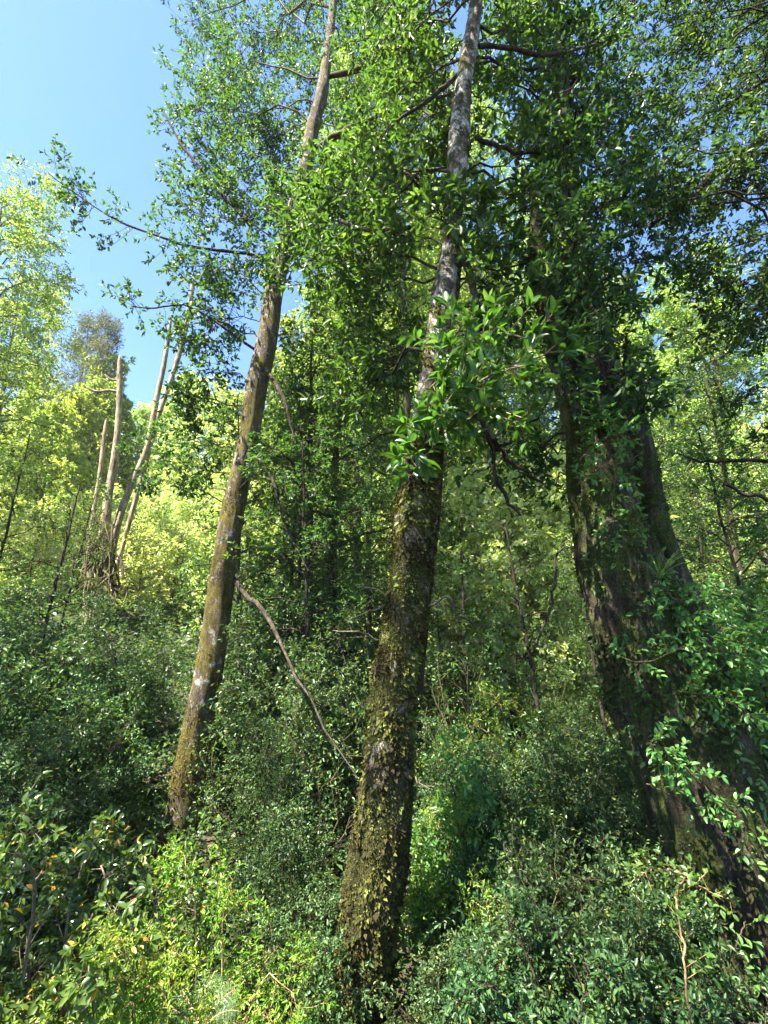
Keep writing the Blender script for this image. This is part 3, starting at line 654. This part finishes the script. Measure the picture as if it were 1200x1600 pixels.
# ---- tree beyond the right edge whose boughs hang into the picture
rng = np.random.default_rng(14)
bx, by = 5.2, 3.6
T4 = empty('overhanging_tree', (bx, by, float(ground(bx, by))))
tag(T4, 'dark boughs of small leaves hanging in from the upper right edge', 'tree')
tk = curve(np.array([[bx, by, ground(bx, by) - .1], [bx - .1, by + .05, 3], [bx - .2, by + .2, 6], [bx - .1, by + .3, 9], [bx, by + .4, 12]]), 50)
trr = np.linspace(.26, .06, 50)
b_ = MB(); b_.tube(tk, trr, 20, bark_disp(41, .12)); b_.build('trunk', M['bark_old'], T4, origin=T4.location)
TC = []
for iy in range(9):
    for ix in range(5):
        if rg.random() < .1: continue
        TC.append((985 + ix * 60 + rg.uniform(-25, 25), -50 + iy * 68 + rg.uniform(-25, 25), rg.uniform(3.8, 5.6), rg.uniform(.3, .46)))
TC += [(1150, 630, 4.4, .25), (1195, 700, 4.4, .2)]
lv = Leaves(); tw = MB()
limbs = hero_limbs(rng, T4, tk, trr, TC, M['blacktwig'], .25, 2.5, thick=.006, jit=.04)
clump_crown(rng, limbs, TC, 14, 4, .036, .066, .029, lv, tw, ref=.36, r1=.004, up=.6, drop=.15)
BR = [[(1230, 718, 7, 4.2), (1150, 718, 6, 4.3), (1100, 722, 4.5, 4.4), (1060, 708, 2, 4.5)], [(1230, 790, 8, 4.2), (1170, 772, 6, 4.3), (1130, 758, 4, 4.3)], [(1240, 190, 16, 4.4), (1130, 260, 13, 4.3), (1090, 300, 10, 4.2), (1020, 350, 6, 4.1)]]
for k, rows in enumerate(BR):
    p, r = traced(rows, 14); p[1:-1] += rng.normal(size=(12, 3)) * .012
    b_ = MB(); b_.tube(p, r, 7); b_.build('branch', M['blacktwig'], T4, origin=T4.location)
tag(tw.build('twigs', M['blacktwig'], T4, origin=T4.location), kind='stuff')
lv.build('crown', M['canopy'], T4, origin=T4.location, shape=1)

# ------------------------------------------------------------------ dead stems
def dead_stem(rows, label, group='bleached dead stems on the slope', twigs=None):
    p, r = traced(rows, 60); r = r * .66; r[-5:] *= np.array([.95, .8, .72, .45, .15])
    q = p[0]; root = empty('dead_tree', (q[0], q[1], float(ground(q[0], q[1])) if q[2] - ground(q[0], q[1]) < 3 else q[2]))
    d = nrm(p[0] - p[3]); g0 = float(ground(q[0], q[1])) - .1
    if p[0, 2] > g0:
        s_ = np.linspace(min((p[0, 2] - g0) / max(-d[2], .6), 6), 0, 8, endpoint=False)[:, None]
        p = np.concatenate([p[0] + d * s_, p]); r = np.concatenate([np.full(8, r[0] * 1.15), r])
    root.location = (p[0, 0], p[0, 1], p[0, 2] + .1)
    b_ = MB(); b_.tube(p, r, 12, bark_disp(q[0], .14, 3, .8, .06)); b_.build('trunk', M['bark_dead'], root, origin=root.location)
    for tr_ in twigs or []:
        a, c = traced(tr_, 8); b_ = MB(); b_.tube(a, c, 5); b_.build('branch', M['paletwig'], root, origin=root.location)
    tag(root, label, 'dead tree', group); return root
YD = 13.0
dead_stem([(158, 900, 30, YD), (167, 793, 20, YD), (180, 708, 16, YD), (186, 633, 13, YD), (187, 555, 10, YD)], 'tallest upright bleached snag with two stubs near its broken top, clear against the sky', twigs=[[(184, 612, 5, YD), (170, 610, 5, YD), (152, 612, 4, YD), (135, 605, 3, YD)], [(185, 595, 4, YD), (172, 592, 3, YD), (163, 585, 3, YD)]])
dead_stem([(140, 905, 18, YD), (145, 813, 10, YD), (157, 733, 9, YD), (166, 655, 8, YD)], 'short thin bleached snag just left of the tallest upright snag')
dead_stem([(163, 912, 26, YD + .3), (185, 813, 17, YD + .3), (210, 748, 14, YD + .3), (230, 698, 13, YD + .3), (245, 623, 12, YD + .3), (258, 560, 11, YD + .3), (268, 490, 9, YD + .3)], 'leaning bleached snag slanting right out of the tangle of roots', twigs=[[(190, 800, 7, YD), (178, 840, 6, YD), (172, 880, 6, YD)]])
dead_stem([(190, 860, 10, YD + .8), (215, 770, 12, YD + .8), (245, 660, 11, YD + .8), (275, 570, 12, YD + .8), (292, 500, 12, YD + .8), (305, 425, 9, YD + .8)], 'farthest bleached snag, its top behind the leaves of the slender tree')
rt = empty('root_tangle', at(150, 930, YD - .3)); rng = np.random.default_rng(8); b_ = MB()
for k in range(36):
    a = at(rng.uniform(140, 185), rng.uniform(790, 870), YD - .3 + rng.uniform(-.3, .3)); c = at(rng.uniform(118, 195), rng.uniform(890, 960), YD - .5 + rng.uniform(-.5, .3))
    p = limb_poly(rng, a[None], c[None], 7, -.05, .05)[0]; b_.tube(p, np.linspace(.01, .028, 7) * rng.uniform(.5, 1.5), 5)
b_.build('roots', M['mossytwig'], rt, origin=rt.location)['kind'] = 'stuff'
tag(rt, 'dark tangle of roots and dead sticks at the foot of the bleached snags', 'roots')

# ------------------------------------------------------------------ background trees
P_dense = make_tree('forest_tree', 21, 11, .13, .22, 2.0, 40, 9, 3, .085, .036, M['fine'], M['bark_old'], pitchk=.55, profile='col')
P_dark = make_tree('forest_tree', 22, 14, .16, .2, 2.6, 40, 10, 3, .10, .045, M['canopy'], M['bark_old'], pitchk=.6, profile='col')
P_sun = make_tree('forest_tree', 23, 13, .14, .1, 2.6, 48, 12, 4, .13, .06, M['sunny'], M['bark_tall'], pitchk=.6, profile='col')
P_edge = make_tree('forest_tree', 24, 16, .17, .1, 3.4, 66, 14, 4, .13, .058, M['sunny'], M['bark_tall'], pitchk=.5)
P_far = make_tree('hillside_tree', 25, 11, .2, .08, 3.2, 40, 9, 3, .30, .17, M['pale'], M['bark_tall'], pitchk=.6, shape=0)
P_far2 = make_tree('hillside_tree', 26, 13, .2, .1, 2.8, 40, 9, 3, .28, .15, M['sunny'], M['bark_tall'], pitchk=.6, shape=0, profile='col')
P_con = make_tree('conifer', 27, 19, .3, .2, 3.0, 60, 9, 4, .26, .05, M['conifer'], M['bark_dead'], pitchk=.5, shape=0, profile='cone', droop=.1, upness=-.1)
def tree_at(proto, px, Y, sc, label, cat='tree', group=None, rz=None, sz=None):
    return place(proto, USED, xat(px, Y), Y, px * .77 if rz is None else rz, sc, label, cat, group, -.05, sz)
G_MID = 'dark leafy trees of the thicket behind the mossy trunk'
for px, Y, sc in ((515, 8.3, .85), (440, 10.5, .8), (575, 10.5, .75), (480, 7.4, .7)):
    tree_at(P_dense, px, Y, sc, 'dark green dense tree of the thicket between the slender and the mossy trunk', group=G_MID)
tree_at(P_dark, 640, 11.5, .85, 'tall dark thicket tree whose stem shows just left of the mossy trunk')
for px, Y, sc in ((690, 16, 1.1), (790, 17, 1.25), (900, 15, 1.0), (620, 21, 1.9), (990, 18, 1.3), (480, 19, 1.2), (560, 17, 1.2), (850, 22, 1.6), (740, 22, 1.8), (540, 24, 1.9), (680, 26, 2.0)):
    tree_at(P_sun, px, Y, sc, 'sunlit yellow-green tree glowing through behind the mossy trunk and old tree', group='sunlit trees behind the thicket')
for px, Y, sc in ((1180, 10.5, .7), (1035, 11.5, .6)):
    tree_at(P_dark, px, Y, sc, 'dark small-leaved tree in the gap right of the old tree', group='dark trees right of the old tree')
for px, Y, sc in ((1110, 16, 1.15), (1230, 14, 1.1), (1040, 21, 1.3)):
    tree_at(P_sun, px, Y, sc, 'sunlit pale green tree beyond the old tree near the right edge', group='sunlit trees at the right edge')
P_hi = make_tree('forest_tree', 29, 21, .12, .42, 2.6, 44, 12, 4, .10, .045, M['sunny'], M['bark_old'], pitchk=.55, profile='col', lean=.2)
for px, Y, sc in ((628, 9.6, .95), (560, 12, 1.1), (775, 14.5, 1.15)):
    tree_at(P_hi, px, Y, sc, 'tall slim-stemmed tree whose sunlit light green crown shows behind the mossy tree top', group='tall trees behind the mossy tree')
tree_at(P_edge, -170, 14.5, .98, 'sunlit yellow-green tree rising at the left edge against the blue sky')
tree_at(P_edge, -75, 23, 1.1, 'sunlit tree half outside the left edge behind the tall yellow-green one')
tree_at(P_con, 98, 30, .92, 'wispy pale conifer with drooping boughs between left edge tree and snags')
tree_at(P_con, 50, 36, 1.0, 'taller wispy conifer behind the sunlit tree at the left edge')
for px, Y, sc in ((60, 24, .8), (20, 20, .7), (90, 28, .9), (440, 24, .6), (130, 31, .8)):
    tree_at(P_far2, px, Y, sc, 'young sunlit yellow-green tree on the lower slope around the bleached snags', group='young trees on the lower slope')
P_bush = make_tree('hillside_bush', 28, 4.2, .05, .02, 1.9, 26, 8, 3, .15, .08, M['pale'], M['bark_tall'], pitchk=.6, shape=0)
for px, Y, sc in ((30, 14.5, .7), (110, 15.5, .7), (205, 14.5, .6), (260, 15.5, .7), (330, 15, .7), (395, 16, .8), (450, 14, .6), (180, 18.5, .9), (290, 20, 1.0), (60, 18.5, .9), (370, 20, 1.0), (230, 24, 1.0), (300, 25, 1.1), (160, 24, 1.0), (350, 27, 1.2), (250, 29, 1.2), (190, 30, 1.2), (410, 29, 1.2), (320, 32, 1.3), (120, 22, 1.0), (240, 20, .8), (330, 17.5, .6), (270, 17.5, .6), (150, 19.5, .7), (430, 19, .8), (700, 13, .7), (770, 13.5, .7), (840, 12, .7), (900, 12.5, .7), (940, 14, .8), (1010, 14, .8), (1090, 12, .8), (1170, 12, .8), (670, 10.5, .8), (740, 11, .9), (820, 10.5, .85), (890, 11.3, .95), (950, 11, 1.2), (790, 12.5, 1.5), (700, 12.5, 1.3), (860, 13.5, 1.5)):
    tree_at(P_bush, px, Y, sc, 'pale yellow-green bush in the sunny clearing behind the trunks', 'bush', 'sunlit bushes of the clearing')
rg = np.random.default_rng(77); k = 0
for Y, n in ((31, 9), (39, 11), (48, 13), (58, 15), (68, 16)):
    for i in range(n):
        px = -120 + 1440 * (i + rg.uniform(.1, .9)) / n
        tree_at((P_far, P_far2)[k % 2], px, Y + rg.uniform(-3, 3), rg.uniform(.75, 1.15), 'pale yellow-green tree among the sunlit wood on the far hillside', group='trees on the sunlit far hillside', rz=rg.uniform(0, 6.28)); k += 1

for x, y, sc in ((-9.5, 3.2, .95), (-8.4, .6, 1.0), (-12, 6.2, 1.0), (-2.2, -3.6, 1.0), (1.5, -4.5, 1.1)):  # unseen trees put outside the view to shade the undergrowth
    place(P_dark, USED, x, y, x, sc, 'unseen dark forest tree outside the view that shades the undergrowth', 'tree', 'unseen shade trees outside the view')
for px, Y in ((-260, 30), (-420, 34), (-330, 42), (-560, 45), (-450, 52), (-240, 52)):
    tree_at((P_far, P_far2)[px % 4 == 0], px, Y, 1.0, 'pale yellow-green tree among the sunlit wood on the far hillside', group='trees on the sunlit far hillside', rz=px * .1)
# ------------------------------------------------------------------ undergrowth
S_small = make_shrub('understory_shrub', 31, 1.9, 1.0, 14, 12, 5, .05, .024, M['dusk'], M['twig'], pitchk=.55, l1=.55, l2=.28)
S_tall = make_shrub('understory_shrub', 32, 3.0, 1.0, 14, 14, 5, .058, .025, M['dusk'], M['twig'], pitchk=.55, l1=.6, l2=.3, arch=.1)
S_green = make_shrub('leafy_shrub', 33, 1.7, .9, 12, 10, 4, .075, .032, M['vine'], M['twig'], pitchk=.6, l1=.5, l2=.25)
S_reed = make_shrub('cane_shrub', 34, 3.4, 1.1, 22, 9, 3, .10, .014, M['fine'], M['mossytwig'], pitchk=.5, l1=.5, l2=.3, arch=.12, lo=.15, spread=.7)
S_low = make_shrub('low_shrub', 35, .95, .75, 15, 10, 5, .038, .017, M['dusk'], M['twig'], pitchk=.55, l1=.35, l2=.2)
def shrub(proto, px, Y, sc, label, group=None, rz=None, sz=None, cat='shrub'):
    return place(proto, USED, xat(px, Y), Y, px * 1.31 if rz is None else rz, sc, label, cat, group, -.03, sz)
rg = np.random.default_rng(91)
lab = 'blue-green small-leaved shrub in the bank of undergrowth left of the slender trunk'; grp = 'undergrowth left of the slender tree'
for px, Y, sc in ((-60, 4.6, 1.0), (40, 4.9, 1.0), (130, 5.4, .85), (205, 6.8, .9), (-20, 6.4, 1.2), (90, 6.6, 1.15), (190, 7.0, 1.1), (10, 8.3, 1.2), (120, 8.8, 1.1), (230, 9.2, 1.0), (-90, 7.6, 1.2), (-40, 3.5, .75), (50, 3.9, .7), (150, 4.3, .5)):
    shrub(S_small if Y < 7 else S_tall, px, Y, sc * (1 if Y < 7 else .8), lab, grp)
lab = 'dark shrub of the thicket between the slender trunk and the mossy trunk'; grp = 'thicket between the slender and mossy trunks'
for px, Y, sc in ((375, 6.6, .8), (430, 5.9, .8), (460, 6.6, .9), (510, 5.6, .8), (430, 7.4, 1.0), (370, 8.6, 1.0), (500, 8.0, 1.0), (540, 7.0, .95), (450, 5.0, .45)):
    shrub(S_tall, px, Y, sc, lab, grp)
lab = 'slender cane clump with narrow leaves behind the gap right of the mossy trunk'; grp = 'cane clumps right of the mossy trunk'
for px, Y, sc in ((690, 7.5, .75), (860, 8.6, .65), (640, 9, .9)):
    shrub(S_reed, px, Y, sc, lab, grp, cat='cane')
lab = 'dark low shrub in the undergrowth between the mossy trunk and the old tree'; grp = 'undergrowth before the old tree'
for px, Y, sc in ((705, 4.6, .7), (760, 4.2, .75), (850, 4.5, .85), (940, 4.3, .8), (720, 5.4, .6), (800, 5.6, .55), (890, 5.6, .6), (990, 5.2, .7), (670, 6.4, .7), (960, 6.6, .6), (720, 3.6, .5), (1010, 3.6, .6)):
    shrub(S_small, px, Y, sc * .85, lab, grp)
lab = 'grey-green low shrub at the lower edge right of the mossy trunk foot'; grp = 'low shrubs at the lower right edge'
for px, Y, sc in ((765, 2.8, .75), (820, 2.6, .95), (880, 2.65, 1.0), (960, 2.75, .9), (830, 3.2, 1.1), (920, 3.3, 1.1), (770, 3.4, .9)):
    shrub(S_low, px, Y, sc * .85, lab, grp)
lab = 'green shrub behind the foot of the old tree at the right edge'; grp = 'shrubs right of the old tree'
for px, Y, sc in ((1150, 5.2, 1.2), (1230, 4.8, 1.3), (1090, 6.2, 1.3), (1200, 7, 1.4), (1130, 8.4, 1.4)):
    shrub(S_green, px, Y, sc, lab, grp)
for px, Y, sc, lab in ((690, 4.0, .72, 'yellow-green leafy shrub close beside the right side of the mossy trunk'),):
    shrub(S_green, px, Y, sc, lab)
shrub(S_small, 465, 3.9, .5, 'small dark shrub in the dim hollow left of the mossy trunk foot')
shrub(S_low, 668, 3.1, .55, 'low dark shrub tucked against the right side of the mossy trunk foot')
shrub(S_low, 475, 3.1, .7, 'low dark shrub between the lime-green shrub and the mossy trunk')
S_bare = make_shrub('bare_shrub', 38, 2.3, 1.0, 11, 6, 3, .045, .02, M['vine'], M['mossytwig'], pitchk=2.6, l1=.6, l2=.3, arch=.15, lo=.3, whorl=1, stem_r=.011)
for px, Y, sc in ((90, 4.6, .8), (190, 5.6, .8), (-10, 5.4, .9)):
    shrub(S_bare, px, Y, sc, 'nearly leafless twiggy shrub poking out of the bank left of the slender trunk', 'bare shrubs left of the slender tree')
for px, Y, sc in ((420, 5.2, .75), (500, 4.9, .8), (370, 6.0, .8)):
    shrub(S_bare, px, Y, sc, 'nearly leafless twiggy shrub between the slender and the mossy trunk', 'bare shrubs between the two mossy trunks')
for px, Y, sc in ((740, 5.2, 1.0), (690, 5.8, 1.0), (840, 6.2, 1.0), (900, 4.9, .8)):
    shrub(S_bare, px, Y, sc, 'nearly leafless twiggy shrub in the gap between the mossy trunk and the old tree', 'bare shrubs in the gap')
for px, Y, sc in ((820, 3.0, .55), (930, 2.9, .5)):
    shrub(S_bare, px, Y, sc, 'small twiggy shrub sticking out of the low grey-green shrubs at the lower right', 'bare shrubs at the lower right')
for px, Y, sc in ((30, 5.6, .75), (165, 6.2, .7), (-50, 5.0, .7)):
    shrub(S_green, px, Y, sc, 'fresher green broad-leaved shrub among the blue-green bank left of the slender trunk', 'fresh green shrubs in the left bank')
# thin saplings with bare dark stems
P_sap = make_tree('sapling', 36, 5, .03, .45, .8, 16, 5, 2, .06, .028, M['fine'], M['blacktwig'], lean=.4, pitchk=1.0, twig_r=.003)
for px, Y, sc, lab, g_ in ((55, 8.0, 1.0, 'thin leaning sapling with a dark stem among the left undergrowth', None), (720, 7.4, .8, 'thin dark-stemmed sapling close right of the mossy trunk', None), (850, 6.2, .75, 'thin dark-stemmed sapling in the middle of the gap left of the old tree', None), (470, 6.9, 1.0, 'thin dark-stemmed sapling between the slender and the mossy trunk', None)):
    place(P_sap, USED, xat(px, Y), Y, px * .5, sc, lab, 'sapling', g_, -.05)

P_air = make_tree('understory_tree', 37, 6.5, .035, .22, 1.15, 26, 8, 3, .065, .028, M['fine'], M['blacktwig'], lean=.5, pitchk=.6, twig_r=.003, profile='col')
for px, Y, sc in ((-30, 9.5, .9), (85, 10.5, .7)):
    place(P_air, USED, xat(px, Y), Y, px * .4, sc, 'airy small-leaved understory tree above the bank left of the slender trunk', 'tree', 'understory trees left of the slender trunk', -.05)
for px, Y, sc in ((390, 7.6, .95), (455, 8.2, 1.05), (545, 7.4, 1.0), (500, 6.3, .8)):
    place(P_air, USED, xat(px, Y), Y, px * .4, sc, 'airy small-leaved understory tree between the slender and the mossy trunk', 'tree', 'understory trees between the two mossy trunks', -.05)
for px, Y, sc in ((700, 7.6, .55), (935, 7.4, .65)):
    place(P_air, USED, xat(px, Y), Y, px * .4, sc, 'airy small-leaved understory tree between the mossy trunk and the old tree', 'tree', 'understory trees before the bright clearing', -.05)
for px, Y, sc in ((1190, 6.6, .8), (1085, 8.6, .8)):
    place(P_air, USED, xat(px, Y), Y, px * .4, sc, 'airy small-leaved understory tree behind the right side of the old tree', 'tree', 'understory trees right of the old tree', -.05)
# ---- foreground: glossy shrub with yellowing leaves, lime shrub, fern
S_gloss = make_shrub('glossy_shrub', 41, 1.15, .95, 16, 12, 4, .056, .025, M['gloss'], M['paletwig'], pitchk=.55, shape=2, l1=.3, l2=.16, arch=.3, whorl=4, up=.9)
shrub(S_gloss, 150, 2.7, .85, 'glossy green shrub at the lower left with scattered yellow and orange leaves', sz=.92)
shrub(S_gloss, 0, 2.6, .6, 'glossy shrub in the lower left corner, darker and partly outside the picture', rz=2.2)
S_lime = make_shrub('lime_shrub', 42, 1.15, 1.0, 15, 9, 6, .036, .012, M['lime'], M['redtwig'], pitchk=.42, shape=1, l1=.34, l2=.17, arch=.45, stem_r=.006, drop=.15, fold=.9, spread=1.1)
shrub(S_lime, 365, 2.8, .72, 'bright lime-green feathery shrub left of the mossy trunk foot with orange twigs', sz=.76)
shrub(S_lime, 300, 2.35, .6, 'smaller bright lime-green shrub at the lower edge before the feathery one', rz=1.1)
shrub(S_lime, 800, 5.8, 1.0, 'yellow-lit feathery shrub deep in the gap between mossy trunk and old tree', rz=.7, sz=1.15)  # lime leaf colour stands in for sun flecks in the gap
shrub(S_lime, 880, 5.3, .8, 'yellow-lit feathery shrub in the gap, nearest the old tree', rz=1.9)  # here too the sunlit yellow comes from the lime leaf colour
shrub(S_lime, 690, 3.9, .8, 'drooping feathery green shrub right beside the mossy trunk', rz=2.6)
rng = np.random.default_rng(44)
def make_fern(seed, n=9, ln=.55):
    rng = np.random.default_rng(seed); root = empty('fern', (0, 0, 0))
    for k in range(n):
        az = k * 2.399; t = np.linspace(0, 1, 14)
        P = np.stack([np.cos(az) * t * ln * .8, np.sin(az) * t * ln * .8, ln * (1.15 * t - .75 * t ** 2)], -1)
        lv = Leaves(); tg = nrm(np.gradient(P, axis=0))
        for i in range(2, 14):
            sd = nrm(np.cross(tg[i], [0, 0, 1])); wid = ln * .30 * math.sin(math.pi * (1 - t[i]) ** .8 * .95 + .05)
            for s in (-1, 1):
                m_ = 14; u = np.linspace(.05, 1, m_)[:, None]; q = P[i] + sd * s * wid * u + tg[i] * wid * .3 * u - np.array([0, 0, .12]) * wid * u ** 2
                dd = nrm(sd * s + tg[i] * .3)
                for s2 in (-1, 1):
                    lv.add(q, nrm(dd * .5 + tg[i] * s2), np.array([0, 0, 1.0]) + .2 * rvec(rng, m_), wid * .15 * (1.2 - u[:, 0]), wid * .05, rng.random(m_))
        f = lv.build('frond', M['fern'], root, None, 0)
        b_ = MB(); b_.tube(P, np.linspace(.004, .0015, 14), 4); b_.build('stalk', M['redtwig'], f)
    return root
fn = make_fern(44, 8, .3)
fx, fy = at(315, 1560, 2.4)[:2]; fn.scale = (.72,) * 3; fn.rotation_euler = (R(14), R(-10), .6); fn.location = (fx, fy, at(315, 1560, 2.4)[2] - .12)
tag(fn, 'blue-green feathery fern in front of the lime-green shrub', 'fern')

# ------------------------------------------------------------------ climbers
def vine(name, label, stems, n_leaf, L, W, leafm, stemm, seed, group=None, spread=.12):
    rng = np.random.default_rng(seed); q = at(*stems[0][0][:2], stems[0][0][3]); root = empty(name, q)
    lv = Leaves(); tw = MB()
    for rows in stems:
        p, r = traced(rows, 24); p[1:-1] += rng.normal(size=(22, 3)) * .003
        b_ = MB(); b_.tube(p, np.maximum(r, .0015), 5); b_.build('stem', stemm, root, origin=root.location)
        A, B = side_twigs(rng, p[None], max(3, n_leaf // 6), spread, .05, .8, .1, .1); tw.prisms(A, B, .0015, .001)
        leaves_on(rng, lv, A, B, L * .5, L, W, 1.0, whorl=3)
    tag(tw.build('twigs', stemm, root, origin=root.location), kind='stuff')
    lv.build('foliage', leafm, root, origin=root.location, shape=2)
    tag(root, label, 'vine', group); return root
yf = 2.95
vine('climbing_vine', 'pale bare-stemmed vine rising at the lower right before the old tree foot', [[(1078, 1620, 3.4, 2.3), (1072, 1520, 3.4, 2.3), (1066, 1460, 3.2, 2.35), (1057, 1410, 3, 2.4), (1060, 1385, 3, 2.5), (1072, 1370, 2.5, 2.7)], [(1072, 1370, 3, 2.7), (1040, 1358, 3, 2.6), (1010, 1362, 2, 2.6), (990, 1370, 2, 2.6)], [(1072, 1372, 3, 2.7), (1110, 1395, 3, 2.95), (1140, 1405, 2, 2.95)]], 90, .036, .018, M['bright'], M['redtwig'], 51, spread=.1)
vine('climbing_vine', 'leafy vine trailing over the upper trunk of the old tree', [[(905, 720, 3, 3.05), (935, 690, 3, 3.0), (970, 680, 3, 3.0), (1005, 700, 2, 3.1)], [(900, 760, 3, 3.05), (930, 735, 3, 2.98), (985, 720, 2, 3.05)], [(960, 640, 3, 3.1), (965, 700, 3, 3.0), (958, 780, 2, 2.95), (962, 835, 2, 2.95)], [(935, 620, 3, 3.1), (950, 660, 3, 3.05), (985, 650, 2, 3.1)], [(905, 670, 2, 3.1), (940, 650, 2, 3.05), (1000, 640, 2, 3.1)]], 90, .045, .021, M['vine'], M['mossytwig'], 52, spread=.16)
vine('climbing_vine', 'fresh green leafy vine over the middle of the old tree trunk', [[(950, 1020, 3, 3.1), (1010, 1035, 3, 2.95), (1080, 1010, 3, 3.0), (1160, 1050, 2, 3.1)], [(1050, 960, 3, 3.05), (1100, 985, 3, 3.0), (1190, 975, 2, 3.0)], [(1060, 1080, 3, 2.95), (1120, 1090, 3, 2.95), (1200, 1130, 2, 3.0)], [(1010, 1160, 3, 2.95), (1050, 1180, 3, 2.9), (1130, 1260, 2, 2.9)], [(1090, 1000, 3, 3.0), (1140, 1020, 3, 2.95), (1210, 1010, 2, 2.95)], [(1020, 900, 2, 3.1), (1060, 940, 2, 3.05), (1100, 940, 2, 3.1)]], 190, .042, .02, M['vine'], M['mossytwig'], 53, spread=.2)
vine('climbing_vine', 'sparse vine over the lower trunk of the old tree', [[(1010, 1225, 2, 2.95), (1060, 1250, 2, 2.9), (1140, 1310, 2, 2.85)], [(1120, 1240, 2, 2.85), (1150, 1290, 2, 2.85), (1170, 1330, 2, 2.85)], [(1180, 1560, 4, 2.7), (1160, 1530, 3, 2.7), (1150, 1480, 3, 2.7), (1165, 1440, 2, 2.75)], [(1150, 1560, 3, 2.7), (1130, 1500, 2, 2.7), (1100, 1440, 2, 2.75)], [(1020, 1560, 3, 2.6), (1040, 1545, 2, 2.6), (1065, 1550, 2, 2.65)]], 40, .04, .02, M['vine'], M['twig'], 54, spread=.12)
# ivy-like filmy cover on the old trunk
gt = empty('grass_tuft', at(1030, 905, 3.05)); rng = np.random.default_rng(61); lv = Leaves(); n_ = 34
az = rng.uniform(0, 6.28, n_)
lv.add(np.zeros((n_, 3)), np.stack([np.cos(az) * .6, np.sin(az) * .6 - .3, .3 + rng.random(n_)], -1), np.array([0, -.3, 1.0]), .12 + .13 * rng.random(n_), .004, rng.random(n_))
o = lv.build('blades', M['vine'], gt, None, 2); o['kind'] = 'stuff'
tag(gt, 'tuft of long grassy leaves growing in the crotch of the old tree', 'grass tuft')

# ------------------------------------------------------------------ air
m = bpy.data.materials.new('air_haze'); m.use_nodes = True; n = m.node_tree
n.nodes.remove(n.nodes['Principled BSDF'])
v = n.nodes.new('ShaderNodeVolumePrincipled'); v.inputs['Density'].default_value = .0004
v.inputs['Color'].default_value = (.95, .98, 1, 1); v.inputs['Anisotropy'].default_value = .2
n.links.new(v.outputs[0], n.nodes['Material Output'].inputs['Volume'])
hv = [(x, y, z) for z in (-1.8, 42) for x, y in ((-160, -70), (160, -70), (160, 160), (-160, 160))]
hq = np.array([[0, 3, 2, 1], [4, 5, 6, 7], [0, 1, 5, 4], [1, 2, 6, 5], [2, 3, 7, 6], [3, 0, 4, 7]])
tag(mesh_obj('haze', np.array(hv, float), hq.ravel(), np.arange(6) * 4, m), 'faint pale air between the trees and the far hillside', 'haze', kind='stuff')
